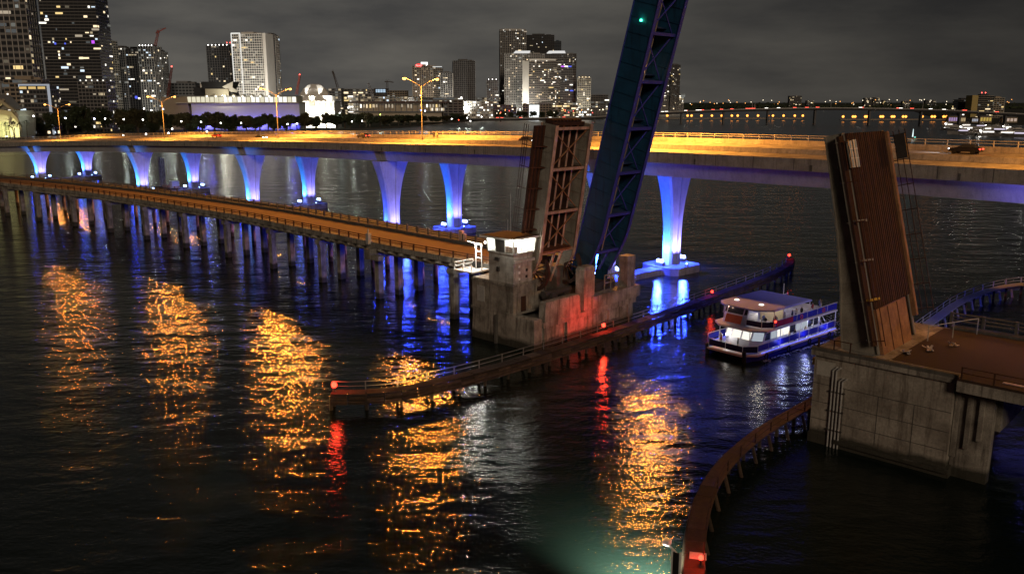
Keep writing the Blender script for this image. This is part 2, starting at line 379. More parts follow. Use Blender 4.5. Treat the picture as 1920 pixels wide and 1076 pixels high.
# box girders, one span at a time, joints left open over the piers
for k in range(len(ROW)-1):
    for u0, u1 in ((13.3, 4.6), (-4.6, -13.3)):
        m = MB(); rings = []
        for i in range(k*SUB, (k+1)*SUB+1):
            p, d, n = FR[i]; sh = 0.0
            if i == k*SUB: sh = 0.12
            if i == (k+1)*SUB: sh = -0.12
            rings.append([B(i, u, z) + d*sh for u, z in ((u0, road(u0)-0.42), (u1, road(u1)-0.42), (u1-0.5, -4.15), (u0-0.9, -4.15))])
        m.loft(rings); put('box_girder', m, conc_pale, bridge)
for i in range(1, len(FR)-1):       # open joints and drain stains along the near parapet
    a_ = B(i, 14.03, -.95); put('parapet_joint', MB().box(-.05,.05,-.012,.02,-.75,.93), conc_dark, bridge, a_, (0,0,math.atan2(FR[i][1].y, FR[i][1].x)))
    if i % 3 == 0: put('drain_stain', MB().box(-.25+.1*(i%2),.2,-.010,.012,-.8,.1), conc_dark, bridge, a_.lerp(B(i+1, 14.03, -.95), .4), (0,0,math.atan2(FR[i][1].y, FR[i][1].x)))
# steel rail on the far parapet
for hz in (0.45, 0.85):
    m = MB()
    rings = [[B(i, -13.8+a_, road(-14)+0.85+hz+b_) for a_, b_ in ((-.05,-.05),(.05,-.05),(.05,.05),(-.05,.05))] for i in range(len(FR))]
    m.loft(rings); put('rail', m, steel, bridge)
post_me = MB().box(-0.07, 0.07, -0.07, 0.07, 0, 0.9).mesh('rail_post')
for i in range(0, len(FR)-1):
    for k in range(2):
        a_ = B(i, -13.8, road(-14)+0.83).lerp(B(i+1, -13.8, road(-14)+0.83), k/2)
        put('rail_post', post_me, steel, bridge, a_)
# piers
def pier_mesh(h):
    m = MB(); rings = []
    for k in range(15):
        f = k/14; z = f*h
        g = max(0, (f-0.22)/0.78)**2.2
        wn = 1.75 + 2.55*g; wd = 1.25 + 0.75*g; c = 0.38
        gr = 0.30                                   # shallow groove down the middle of each broad face
        ring = [(-wn, -wd+c), (-wn+c, -wd), (-0.55, -wd), (-0.45, -wd+gr), (0.45, -wd+gr), (0.55, -wd), (wn-c, -wd), (wn, -wd+c),
                (wn, wd-c), (wn-c, wd), (0.55, wd), (0.45, wd-gr), (-0.45, wd-gr), (-0.55, wd), (-wn+c, wd), (-wn, wd-c)]
        rings.append([(x, y, z) for x, y in ring])
    return m.loft(rings)
PLACES = []
for k in range(1, len(ROW)):
    i = k*SUB; p, d, n = FR[i]
    rz = math.atan2(n.y, n.x)
    for u, side in ((10.0, 'near'), (-10.0, 'far')):
        base = B(i, u, 0); base.z = 0.0; top = B(i, u, -4.25).z + (0.3 if side == 'far' else 0)
        pr = put('pier', pier_mesh(top-1.5), conc_pale, bridge, (base.x, base.y, 1.5), (0, 0, rz))
        cap = MB().prism([(-4.6,-3.4),(-3.4,-4.6),(3.4,-4.6),(4.6,-3.4),(4.6,3.4),(3.4,4.6),(-3.4,4.6),(-4.6,3.4)], -2.4, 0)
        put('pile_cap', cap, concrete, pr)
        put('bearing', MB().box(-1.6, 1.6, -1.2, 1.2, top-1.52, top-1.2), conc_dark, pr)
        PLACES.append((k, side, base, rz, top))
    mid = B(i, 0, 0)
    put('strut', MB().box(-5.5, 5.5, -1.5, 1.5, -0.9, 1.2), concrete, bridge, (mid.x, mid.y, 0), (0, 0, rz))
# blue floodlights standing on the pile caps
SEEN = {2:'far left', 3:'second from left', 4:'third from left', 5:'middle', 6:'right'}
for k, side, base, rz, top in PLACES:
    where = {1:'leftmost',2:'leftmost',3:'second from left',4:'third from left',5:'fourth from left',6:'rightmost',7:'rightmost',8:'rightmost'}[k]
    if k < 2 or k > 7: continue
    for off, pw, col, word in (((3.6, 0.0), 17000 if k < 7 else 60000, (0.035, 0.24, 1.0) if k < 7 else (.20,.17,1.0), 'outer' if side == 'near' else 'inner'),
                               ((-3.6, 0.0), 13000, (0.12, 0.17, 1.0), 'inner' if side == 'near' else 'outer')):
        if side == 'near' and off[0] > 0 and k in (5,): pw *= 0.12          # this one is out of order
        wv = Matrix.Rotation(rz, 3, 'Z') @ Vector((off[0], off[1], 0))
        if k == 7: lab = f'blue floodlight on the {word} edge of the {side} pile cap beyond the right leaf'
        else: lab = f'blue floodlight at the {word} foot of the {side} pier, {where} pair'
        fl = thing('floodlight', lab, 'floodlight', (base.x+wv.x, base.y+wv.y, 1.5), rz, 'blue floodlights at the bridge piers')
        sg = -1 if off[0] > 0 else 1
        put('housing', MB().box(-0.5, 0.5, -0.9, 0.9, 0.0, 0.75), concrete, fl)
        put('lens', MB().sphere((0, -0.45, 1.05), 0.36).sphere((0, 0.45, 1.05), 0.36), blue_b, fl)  # lenses enlarged to imitate bloom
        light('flood_spill', 'POINT', (6500, 17000, 900)[k-5] if k > 4 else 350, (0.02, 0.05, 1.0), fl, (sg*-.6, 0, 2.3), None, 0.4)
        light('flood_beam', 'SPOT', pw, col, fl, (sg*0.2, 0, 1.7), aim((sg*0.42, 0, 1)), 0.3, R(95), 0.8)
    # purple wash from the side of the pile cap that faces the channel
    wv = Matrix.Rotation(rz, 3, 'Z') @ Vector((0, 3.9, 0))
    if wv.y > 0: wv = -wv
    fl = thing('floodlight', f'violet floodlight on the channel side of the {side} pier, {where} pair' if k < 7 else f'violet floodlight on the {side} pile cap beyond the right leaf',
               'floodlight', (base.x+wv.x, base.y+wv.y, 1.5), rz, 'violet floodlights at the bridge piers')
    put('housing', MB().box(-0.3, 0.3, -0.3, 0.3, 0.0, 0.4), concrete, fl)
    put('lens', MB().sphere((0, 0, 0.5), 0.14, 6, 4), blue_b, fl)
    light('flood_beam', 'SPOT', (9000, 20000, 11000)[max(0, k-5)], (0.26, 0.22, 1.0), fl, (0, 0, 0.8), aim_in(rz, (-wv.x*0.12, -wv.y*0.12, 1)), 0.25, R(80), 0.9)
# sodium street lamps on the median
lamp_grey = surf('lamp_post_grey', (.13,.125,.12), .6, .2)
def street_lamp(pos, nrm, label, hgt=13.2, power=46000):
    rz = math.atan2(nrm.y, nrm.x)
    t = thing('street_lamp', label, 'street lamp', pos, rz, 'sodium street lamps on the road bridge')
    put('post', MB().tube((0,0,0), (0,0,hgt), 0.15, 0.09, 8), lamp_grey, t)
    put('base_flange', MB().tube((0,0,0), (0,0,0.5), 0.34, 0.30, 8), lamp_grey, t)
    for sx in (1, -1):
        m = MB(); prev = None
        for k in range(7):
            f = k/6; q = Vector((sx*(0.1+4.7*f), 0, hgt-0.3 + 2.1*f**0.75))
            if prev: m.tube(prev, q, 0.055, 0.05, 6)
            prev = q
        arm = put('arm', m, lamp_grey, t)
        put('lamp_head', MB().loft([[(sx*x, y, z) for x, y, z in r] for r in (
            [(4.6,-.12,hgt+1.72),(4.6,.12,hgt+1.72),(4.6,.12,hgt+1.92),(4.6,-.12,hgt+1.92)],
            [(5.0,-.28,hgt+1.75),(5.0,.28,hgt+1.75),(5.0,.2,hgt+2.06),(5.0,-.2,hgt+2.06)],
            [(5.6,-.2,hgt+1.85),(5.6,.2,hgt+1.85),(5.6,.12,hgt+2.0),(5.6,-.12,hgt+2.0)])]), lamp_grey, arm)
        put('bulb', MB().sphere((sx*5.1, 0, hgt+1.60), 0.46, 10, 6, 0.75), sodium_b, arm)  # bulb made oversized to stand in for lamp bloom
        light('lamp_light', 'POINT', power*.95, (1.0, 0.33, 0.045), t, (sx*5.1, 0, hgt+0.5), None, 0.6)
        light('lamp_downlight', 'SPOT', 66000 if power > 9000 else 22000, (1.0, 0.38, 0.045), t, (sx*5.1, 0, hgt+0.7), (0,0,0), 0.35, R(152), 0.55)
LAMPX = []
def nearest_station(px):
    best = None
    for i in range(len(FR)):
        q = B(i, 0, 0); x = 960 + 1600*q.x/(q.y*_cp - (q.z-CAM_H)*_sp)
        if best is None or abs(x-px) < best[0]: best = (abs(x-px), i)
    return best[1]
names = ['leftmost street lamp, with twin orange heads, above the far end of the road bridge', 'second street lamp from the left, with twin orange heads, on the road bridge',
         'third street lamp from the left, with twin orange heads, left of the white domed hall', 'tall street lamp with twin bright orange heads left of the brown leaf',
         'street lamp with twin orange heads standing behind the blue leaf']
for px, lab in zip((110, 308, 527, 797, 1220), names):
    i = nearest_station(px); st_ = B(i, 0, road(0)+0.85)
    street_lamp(st_, FR[i][2], lab, power={110:17000, 308:22000, 1220:30000}.get(px, 42000))
i = nearest_station(1220) + 12; street_lamp(B(i, 0, road(0)+0.85), FR[i][2], 'street lamp on the road bridge past the right edge of the picture', power=9000)

# ------------------------------------------------------------------ cars
def car_meshes():
    body = MB()
    prof = [(-2.2,.35),(-2.25,.75),(-2.0,.95),(-1.2,1.0),(0.9,1.0),(1.9,.85),(2.2,.7),(2.2,.35)]
    body.loft([[(x, y, z) for x, z in prof] for y in (-.86, -.9, .9, .86)])
    cab = MB(); 
    lo = [(-1.7,.98),(1.0,.98),(.25,1.48),(-1.15,1.48)]
    cab.loft([[(x*(1 if z < 1 else 1), y*(1 if z < 1 else .82), z) for x, z in lo] for y in (-.82, .82)])
    wheel = MB().tube((0,-.12,0), (0,.12,0), .33, .33, 12)
    lampm = MB().box(-.05,.05,-.2,.2,-.09,.09)
    return [x.mesh(n) for x, n in ((body,'car_body'),(cab,'car_cabin'),(wheel,'wheel'),(lampm,'car_lamp'))]
CAR = car_meshes()
def car(label, pos, heading, paint, beams=True, group=None):
    t = thing('car', label, 'car', pos, heading, group)
    put('body', CAR[0], paint, t); put('cabin', CAR[1], winglass, t)
    for x in (-1.35, 1.35):
        for y in (-.82, .82): put('wheel', CAR[2], black, t, (x, y, .33))
    for y in (-.6, .6):
        put('headlight', CAR[3], head_b, t, (2.2, y, .68)); put('tail_light', CAR[3], tail_b, t, (-2.24, y, .78))
    if beams: light('headlight_beam', 'SPOT', 900, (0.85, 0.92, 1.0), t, (2.4, 0, .7), aim((1, 0, -0.12)), 0.1, R(50), 0.6)
    return t
def on_road(px, u):
    best = None
    for i in range(len(FR)-1):
        for k in range(8):
            q = B(i, u, road(u)+0.03).lerp(B(i+1, u, road(u)+0.03), k/8)
            x = 960 + 1600*q.x/(q.y*_cp - (q.z-CAM_H)*_sp)
            if best is None or abs(x-px) < best[0]: best = (abs(x-px), q, i)
    d = FR[best[2]][1]; return best[1], math.atan2(d.y, d.x)
grey_car = surf('grey_car_paint', (0.08, 0.08, 0.09), 0.3, 0.1, coat=0.5); dark_car = surf('dark_car_paint', (0.02, 0.02, 0.024), 0.3, 0.1, coat=0.5)
white_car = surf('white_car_paint', (0.6, 0.6, 0.6), 0.3, 0.1, coat=0.5); red_car = surf('red_car_paint', (0.35, 0.03, 0.02), 0.3, 0.1, coat=0.5)
for px, u, rev, mt, lab in ((490, -3.4, 0, dark_car, 'dark car with bright headlights on the road bridge, above the third pier pair'),
                            (680, -10.0, 1, grey_car, 'grey car with red tail lights on the road bridge, left of the tall lamp'),
                            (407, -10.0, 1, red_car, 'red car on the far lanes of the road bridge, leftmost car'),
                            (1815, -10.0, 1, dark_car, 'dark car on the road bridge right of the rusty leaf'),
                            (990, -3.4, 0, grey_car, 'car half hidden behind the brown leaf on the road bridge')):
    q, h = on_road(px, u); car(lab, q, h + (math.pi if rev else 0), mt)

# ------------------------------------------------------------------ people: one continuous body grown over a skeleton
def person_mesh(pose):
    if pose == 'stand':
        V = [(0,0,.98,.15),(0,0,1.2,.14),(0,0,1.42,.16),(0,0,1.54,.065),(0,.02,1.68,.105),
             (.19,0,1.42,.065),(.25,.02,1.14,.05),(.24,.10,.92,.04),(-.19,0,1.42,.065),(-.25,.02,1.14,.05),(-.24,.10,.92,.04),
             (.10,0,.90,.10),(.11,.02,.50,.075),(.11,0,.08,.05),(.12,.14,.05,.045),(-.10,0,.90,.10),(-.11,.02,.50,.075),(-.11,0,.08,.05),(-.12,.14,.05,.045)]
    else:
        V = [(0,0,.52,.16),(0,-.02,.75,.14),(0,-.03,.98,.16),(0,-.02,1.10,.065),(0,0,1.24,.105),
             (.19,-.02,.98,.065),(.24,.06,.74,.05),(.16,.26,.66,.04),(-.19,-.02,.98,.065),(-.24,.06,.74,.05),(-.16,.26,.66,.04),
             (.10,.08,.50,.10),(.12,.45,.48,.075),(.12,.46,.08,.05),(.12,.60,.05,.045),(-.10,.08,.50,.10),(-.12,.45,.48,.075),(-.12,.46,.08,.05),(-.12,.60,.05,.045)]
    Ed = [(0,1),(1,2),(2,3),(3,4),(2,5),(5,6),(6,7),(2,8),(8,9),(9,10),(0,11),(11,12),(12,13),(13,14),(0,15),(15,16),(16,17),(17,18)]
    me = bpy.data.meshes.new('person_skeleton'); me.from_pydata([v[:3] for v in V], Ed, []); me.update()
    o = bpy.data.objects.new('tmp', me); C.objects.link(o)
    o.modifiers.new('Skin', 'SKIN'); sv = me.skin_vertices[0].data
    for i, v in enumerate(V): sv[i].radius = (v[3], v[3]*(0.8 if i < 3 else 1)); sv[i].use_root = (i == 0)
    s2 = o.modifiers.new('Sub', 'SUBSURF'); s2.levels = 1; s2.render_levels = 1
    dg = bpy.context.evaluated_depsgraph_get(); ev = o.evaluated_get(dg); out = bpy.data.meshes.new_from_object(ev)
    bpy.data.objects.remove(o)
    for p in out.polygons: p.use_smooth = True
    return out
def person_mat(name, top, legs, skin=(0.32, 0.19, 0.13), hair=(0.03, 0.02, 0.015), seat=False):
    m, nt, out = _new(name); N, L = nt.nodes, nt.links
    p = N.new('ShaderNodeBsdfPrincipled'); L.new(p.outputs[0], out.inputs[0]); p.inputs['Roughness'].default_value = 0.8
    tcn = N.new('ShaderNodeTexCoord'); sp = N.new('ShaderNodeSeparateXYZ'); L.new(tcn.outputs['Object'], sp.inputs[0])
    mr = N.new('ShaderNodeMath'); mr.operation = 'DIVIDE'; L.new(sp.outputs[2], mr.inputs[0]); mr.inputs[1].default_value = 1.35 if seat else 1.8
    r = N.new('ShaderNodeValToRGB'); r.color_ramp.interpolation = 'CONSTANT'
    e = r.color_ramp.elements; e[0].position = 0; e[0].color = tuple(legs)+(1,); e[1].position = 0.42 if seat else 0.53; e[1].color = tuple(top)+(1,)
    x = e.new(0.82 if seat else 0.83); x.color = tuple(skin)+(1,); x = e.new(0.945 if seat else 0.955); x.color = tuple(hair)+(1,)
    L.new(mr.outputs[0], r.inputs[0]); L.new(r.outputs[0], p.inputs['Base Color']); return m
STAND, SEAT = person_mesh('stand'), person_mesh('seat')
TOPS = [('white', (0.6,0.6,0.58)), ('black', (0.02,0.02,0.022)), ('red', (0.4,0.04,0.03)), ('navy', (0.03,0.04,0.12)), ('grey', (0.2,0.2,0.2)), ('tan', (0.4,0.3,0.2))]
PM = {}
def person(label, pos, rz, top=0, seat=False, group=None):
    key = (top, seat)
    if key not in PM: PM[key] = person_mat('clothes_'+TOPS[top][0]+('_seated' if seat else ''), TOPS[top][1], (0.03,0.03,0.045) if top % 2 else (0.10,0.09,0.08), seat=seat)
    o = put('person', SEAT if seat else STAND, PM[key], None, pos, (0,0,rz)); return tag(o, label, 'person', group)
q, h = on_road(820, -13.0)
person('person in a pale top walking along the road bridge railing', q, h - math.pi/2, 5)
q, h = on_road(815, -13.1)
person('person in dark clothes beside the pale topped walker on the road bridge', q, h - math.pi/2, 1)
# ------------------------------------------------------------------ old road trestle (left of the channel)
EDGE = [(-330,-34),(-280,-20),(-240,-8.5),(-209,-1.5),(-160,5.0),(-122,7.2),(-90,7.8),(-62,6.3),(-30,4.4),(-11.5,4.2)]
def edge_t(s):
    for (s0, t0), (s1, t1) in zip(EDGE, EDGE[1:]):
        if s0 <= s <= s1:
            f = (s-s0)/(s1-s0); f = f*f*(3-2*f)*0.35 + f*0.65; return t0+(t1-t0)*f
    return EDGE[-1][1]
DZ = 10.0; DW = 11.6
SS = [-320 + 4*i for i in range(77)] + [-12.4]
def old_strip(t0, t1, z0, z1, s0=-320, s1=-12.4):
    ss = [s for s in SS if s0 <= s <= s1]
    return MB().loft([[W(s, edge_t(s)+t, z) for t, z in ((t0,z0),(t1,z0),(t1,z1),(t0,z1))] for s in ss])
trestle = thing('trestle_bridge', 'old low road trestle with orange brown roadway on concrete piles, left of the tender house', 'bridge')
put('deck_slab', old_strip(0, DW, DZ-0.75, DZ-0.02), conc_old, trestle)
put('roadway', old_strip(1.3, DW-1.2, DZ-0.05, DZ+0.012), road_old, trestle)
put('kerb', old_strip(0.95, 1.28, DZ-0.05, DZ+0.22), conc_old, trestle)
put('sidewalk', old_strip(0.05, 0.94, DZ-0.05, DZ+0.16), conc_old, trestle)
put('kerb', old_strip(DW-1.18, DW-0.02, DZ-0.05, DZ+0.45), conc_dark, trestle)
for t_, hs in ((0.12, (0.75, 1.1)), (DW-0.3, (0.75, 1.05, 1.4))):
    for h_ in hs: put('rail', old_strip(t_-0.06, t_+0.06, DZ+h_-0.05, DZ+h_+0.06), conc_dark if t_ > 1 else rust_dark, trestle)
pm = MB().box(-.1,.1,-.1,.1,0,1.12).mesh('rail_post'); pm2 = MB().box(-.16,.16,-.14,.14,0,1.45).mesh('rail_post')
s = -14.5
while s > -300:
    put('rail_post', pm, rust_dark, trestle, W(s, edge_t(s)+0.12, DZ+0.1), (0,0,AX))
    put('rail_post', pm2, conc_dark, trestle, W(s, edge_t(s)+DW-0.3, DZ+0.2), (0,0,AX))
    s -= 3.2 if s > -180 else 6.4
# outrigger brackets under the near edge
bm_ = MB().loft([[(x, y, z) for y, z in ((-0.75,0.0),(-0.75,-0.22),(0.9,-0.95),(0.9,0.0))] for x in (-0.16, 0.16)]).mesh('bracket')
s = -15
while s > -290:
    put('bracket', bm_, conc_old, trestle, W(s, edge_t(s)+0.1, DZ-0.76), (0,0,AX)); s -= 3.1 if s > -200 else 6.2
fasc = put('fascia_beam', old_strip(0.9, 1.5, DZ-1.75, DZ-0.76), conc_old, trestle)
put('fascia_beam', old_strip(DW-1.6, DW-1.0, DZ-1.75, DZ-0.76), conc_dark, trestle)
put('fascia_beam', old_strip(5.4, 6.2, DZ-1.75, DZ-0.76), conc_dark, trestle)
# pile bents
pile_me = MB().box(-.55,.55,-.55,.55,-3,DZ-2.4).mesh('pile')
for k, s in enumerate([-22, -42, -61, -80, -99, -118, -137, -156, -175, -194, -213, -232, -251, -270]):
    te = edge_t(s)
    put('pile_bent_cap', MB().box(-.75,.75,0.3,DW-0.5,DZ-2.6,DZ-1.74), conc_old, trestle, W(s, te), (0,0,AX))
    for j, t_ in enumerate((1.2, 5.6, 10.2)):
        put('pile', pile_me, conc_old, trestle, W(s, te+t_), (0,0,AX))
# sign gantry bracket hung on the near side
br = put('service_bracket', MB().box(-.7,.7,-1.6,0.2,DZ-2.6,DZ-0.8).box(-.5,2.8,-1.4,-.4,DZ-2.6,DZ-1.8), conc_old, trestle, W(-41.5, edge_t(-41.5)), (0,0,AX))
put('switch_cabinet', MB().box(-.35,.35,-.5,.2,DZ-0.3,DZ+1.6).box(-.1,.1,-.3,-.1,DZ+1.6,DZ+2.4), steel, trestle, W(-43, edge_t(-43)), (0,0,AX))
cab2 = put('switch_cabinet', MB().box(-.4,.4,-.3,.3,0,1.7).box(.6,1.1,-.2,.2,0,1.2), paint_tan, trestle, W(-31, edge_t(-31)+DW-0.2, DZ+0.4), (0,0,AX))
put('tie_beam', MB().box(-.5,.5,-.45,.45,-2.5,4.2), conc_old, trestle, W(-14.8, 6), (0,0,AX))

# railway trestle alongside it, carrying the track to the long blue leaf
rail = thing('rail_trestle', 'dark narrow railway trestle hidden behind the old road trestle', 'bridge')
def rail_strip(t0, t1, z0, z1, s0=-320, s1=-8):
    ss = [s for s in SS if s0 <= s <= s1]
    return MB().loft([[W(s, edge_t(s)+DW+1.8+t, z) for t, z in ((t0,z0),(t1,z0),(t1,z1),(t0,z1))] for s in ss])
put('ballast_deck', rail_strip(0, 5.2, DZ-1.6, DZ-0.3), conc_dark, rail)
for t_ in (1.8, 3.3): put('track_rail', rail_strip(t_-.04, t_+.04, DZ-0.3, DZ-0.14), dark_steel, rail)
pile2 = MB().tube((0,0,-3), (0,0,DZ-2), .5, .5, 10).mesh('pile')
for s in [-16, -30, -46, -62, -78, -94, -110, -126, -142, -158, -174, -190, -206, -222, -238]:
    te = edge_t(s)+DW+1.8
    put('pile_bent_cap', MB().box(-.6,.6,-0.2,5.4,DZ-2.3,DZ-1.58), conc_dark, rail, W(s, te), (0,0,AX))
    for t_ in (0.8, 4.4): put('pile', pile2, conc_old, rail, W(s, te+t_), (0,0,AX))

# ------------------------------------------------------------------ west bascule pier
def stbox(s0, s1, t0, t1, z0, z1): return MB().box(s0, s1, t0, t1, z0, z1)
pier = thing('bascule_pier', 'weathered stepped concrete drawbridge pier under the tender house, lit red on its channel side', 'bridge pier', (OX, OY, 0), AX)
def lofted(secs):      # list of (z, s0, s1, t0, t1)
    return MB().loft([[(a,c,z),(b,c,z),(b,d,z),(a,d,z)] for z, a, b, c, d in secs])
put('plinth', lofted([(-3,-12.3,0.15,-0.25,1.6),(4.3,-12.0,0.0,-0.05,1.5),(4.45,-11.95,-0.05,0.0,1.45)]), conc_old, pier)
put('pilaster', MB().box(-7.25,-6.9,-0.55,-0.12,-3,4.2), conc_dark, pier)
put('middle_block', lofted([(4.45,-12.25,-4.0,0.05,7.0),(4.75,-12.25,-4.0,0.05,7.0),(9.0,-12.25,-4.0,0.05,7.0)]), conc_old, pier)
put('string_course', MB().box(-12.4,-3.88,-0.08,7.1,8.55,8.85), conc_old, pier)
put('string_course', MB().box(-12.4,-3.88,-0.08,7.1,4.46,4.7), conc_old, pier)
put('ladder', MB().box(-3.86,-3.8,5.7,5.76,0.5,9).box(-3.86,-3.8,6.15,6.21,0.5,9), rust_dark, pier)
put('drain_pipe', MB().tube((-3.85,6.6,0.5), (-3.85,6.6,8.6), .1, .1, 8), rust_dark, pier)
put('louvre', MB().box(-11.2,-9.7,-0.03,0.2,5.6,7.9), steel, pier)
for k in range(10): put('louvre_slat', MB().box(-11.1,-9.8,-0.07,-0.02,5.75+k*.21,5.86+k*.21), steel, pier)
put('lower_wall', MB().box(-4.0,-0.35,1.6,23.9,-3,3.0), conc_old, pier)
for t_ in (2.6, 7.6, 12.6, 17.6, 22.6): put('wall_column', MB().box(-0.5,0.0,t_-.45,t_+.45,-3,3.2), conc_old, pier)
put('wall_beam', MB().box(-4.0,0.02,1.9,24.2,3.0,3.75), conc_old, pier)
put('trunnion_wall', lofted([(3.75,-1.2,-0.02,2.2,10.2),(6.3,-1.2,-0.06,2.4,10.0),(6.6,-1.15,-0.12,2.6,9.8)]), conc_old, pier)
put('trunnion_wall', lofted([(3.75,-1.2,0.0,11.2,24.4),(5.75,-1.2,0.05,11.4,24.4)]), conc_old, pier)
put('cap_block', MB().box(-1.5,0.35,12.6,24.8,4.0,5.78), conc_old, pier)
put('pier_cap', MB().box(-4.05,-1.2,2.0,24.2,3.76,4.0), conc_dark, pier)
put('counterweight_pit', MB().box(-11.8,-4.05,7.05,24.0,-3,6.4), conc_dark, pier)
put('pylon', lofted([(4,-1.6,0.05,10.9,13.4),(9.9,-1.6,0.0,10.9,13.4),(10.4,-1.4,-0.15,11.1,13.2)]), conc_old, pier)
put('pylon', lofted([(5.7,-1.7,0.0,21.7,23.7),(10.6,-1.7,0.0,21.7,23.7)]), conc_old, pier)
put('pylon', lofted([(4,-8,-5.2,10.9,13.6),(9.8,-8,-5.2,10.9,13.6)]), conc_dark, pier)
put('machinery_frame', MB().box(-1.0,-.86,17.0,17.14,5.7,8.2).box(-1.0,-.86,20.6,20.74,5.7,8.2).box(-1.0,-.86,17.0,20.74,8.1,8.24).box(-1.0,-.86,18.6,18.7,5.7,8.2).box(-1.0,-.86,17,20.7,6.9,7.0), paint_grey, pier)
put('machinery', MB().tube((-2.4,4.6,7.0),(-2.4,10.4,7.0),.55,.55,12).box(-3.4,-1.4,5.4,6.6,4.0,7.2).box(-3.2,-1.6,8.4,9.4,4.0,6.8).tube((-2.0,15,6.6),(-2,20.5,6.6),.6,.6,12).box(-3.2,-1.4,15.5,17,4,7), dark_steel, pier)
put('door', MB().box(-4.02,-3.93,1.6,2.6,4.8,7.0), rust_dark, pier)
for k, (t_, z_) in enumerate(((1.2, 9.6), (1.2, 10.5), (1.2, 11.4), (2.7, 9.8), (2.75, 10.7))):
    put('vent_block', MB().box(-4.02,-3.9,t_-.16,t_+.16,z_-.18,z_+.18), white_paint if k < 3 else black, pier)

# ------------------------------------------------------------------ bridge tender's house on the pier
house = thing('bridge_tender_house', 'small concrete tender house with brightly lit slanted windows and flat roof on the bascule pier', 'tender house', W(-6.4, 2.0, 9.0), AX)
wall_m = surf('house_wall', (0.40, 0.385, 0.35), 0.85, 0.4, 0.8, (0.10, 0.09, 0.08), 0.6)
put('wall', MB().box(-2.4,2.4,-1.95,2.0,0,4.1), wall_m, house)
put('parapet', MB().box(2.3,2.62,-2.05,2.3,2.9,3.35), wall_m, house)
put('floor_band', MB().box(-2.55,2.55,-2.1,2.4,4.1,4.3), wall_m, house)
put('roof', MB().box(-3.3,3.1,-2.9,2.85,6.25,6.5), white_paint, house)
put('roof_cover', MB().box(-3.2,3.0,-2.8,2.75,6.5,6.56), rust_dark, house)
# slanted corner posts and mullions with panes between
def slant(p, zf): return Vector((p[0]*(1+0.06*zf), p[1]*(1+0.07*zf), 4.3+1.95*zf))
ring = [(-2.5,-2.05),(-0.9,-2.05),(0.9,-2.05),(2.5,-2.05),(2.5,-0.5),(2.5,0.9),(2.5,2.3),(0.9,2.3),(-0.9,2.3),(-2.5,2.3),(-2.5,0.9),(-2.5,-0.5)]
for i, p in enumerate(ring):
    q = ring[(i+1) % len(ring)]
    m = MB(); m.bar(slant(p,0), slant(p,1), 0.22 if i % 3 == 0 else 0.10, 0.22 if i % 3 == 0 else 0.10); put('mullion', m, wall_m if i % 3 == 0 else white_paint, house)
    if i in (6, 7, 8, 9, 10, 11):
        put('wall_panel', MB().add([slant(p,0), slant(q,0), slant(q,1), slant(p,1)], [(0,1,2,3)]), white_paint, house)
    elif i in (1, ): 
        put('wall_panel', MB().add([slant(p,0), slant(q,0), slant(q,1), slant(p,1)], [(0,1,2,3)]), conc_dark, house)
    else: put('window_pane', MB().add([slant(p,0), slant(q,0), slant(q,1), slant(p,1)], [(0,1,2,3)]), cleargl, house)
put('desk', MB().box(-0.6,1.9,-1.4,-0.6,4.3,5.1), paint_tan, house)
put('ceiling', MB().box(-2.5,2.5,-2.0,2.3,6.15,6.245), white_paint, house)
put('ceiling_lamp', MB().box(-1.2,1.2,0.0,0.5,6.05,6.13), white_b, house)
put('eave_lamp', MB().sphere((3.2,-3.0,6.35),.12,8,5), white_b, house)
light('eave_light', 'POINT', 260, (1.0, 0.98, 0.88), house, (3.55,-3.35,6.3), None, .12)
light('house_light', 'POINT', 1800, (1.0, 0.98, 0.86), house, (0.3, 0.3, 5.3), None, 0.25)
put('antenna', MB().tube((-2.2,2.4,6.5), (-2.2,2.4,12), .04, .02, 6), steel, house)
put('antenna', MB().tube((-2.8,2.4,6.5), (-2.8,2.4,8.2), .03, .02, 6), steel, house)
put('horn', MB().box(-1.0,-0.2,-2.2,-1.96,3.1,3.5).box(-0.6,-0.2,-2.25,-1.96,1.6,2.2), dark_steel, house)
# white access platform beside the house
plat = thing('access_platform', 'white railed access platform lit bright at the left of the tender house', 'platform', W(-13.6, 1.2, DZ-0.4), AX)
put('platform_floor', MB().box(-2.3,1.3,-1.2,2.6,-0.25,0), white_paint, plat)
for x0, y0, x1, y1 in ((-2.3,-1.2,1.3,-1.2), (-2.3,-1.2,-2.3,2.6)):
    for h_ in (0.55, 1.1): put('rail', MB().bar((x0,y0,h_), (x1,y1,h_), .09, .09), white_paint, plat)
for p in ((-2.3,-1.2),(-0.5,-1.2),(1.3,-1.2),(-2.3,0.7),(-2.3,2.6)): put('rail_post', MB().box(p[0]-.05,p[0]+.05,p[1]-.05,p[1]+.05,0,1.1), white_paint, plat)
put('ladder', MB().bar((0.1,0.9,0),(0.1,0.9,4.0),.12,.12).bar((1.3,0.9,0),(1.3,0.9,4.0),.12,.12).bar((.1,.9,3.9),(1.3,.9,3.9),.1,.1).bar((.1,.9,2.8),(1.3,.9,2.8),.1,.1).bar((.1,.9,1.8),(1.3,.9,1.8),.1,.1).bar((0.1,.9,3.9),(-.5,-.2,4.3),.1,.1), white_paint, plat)
put('service_drum', MB().tube((-1.2,1.8,0.5), (0,1.8,0.5), .5, .5, 12), black, plat)
lampo = put('wall_lamp', MB().box(0.9,1.2,1.9,2.2,3.9,4.15), white_b, plat)
light('platform_light', 'POINT', 1500, (1.0, 0.98, 0.86), plat, (0.4, 0.4, 3.5), None, 0.2)

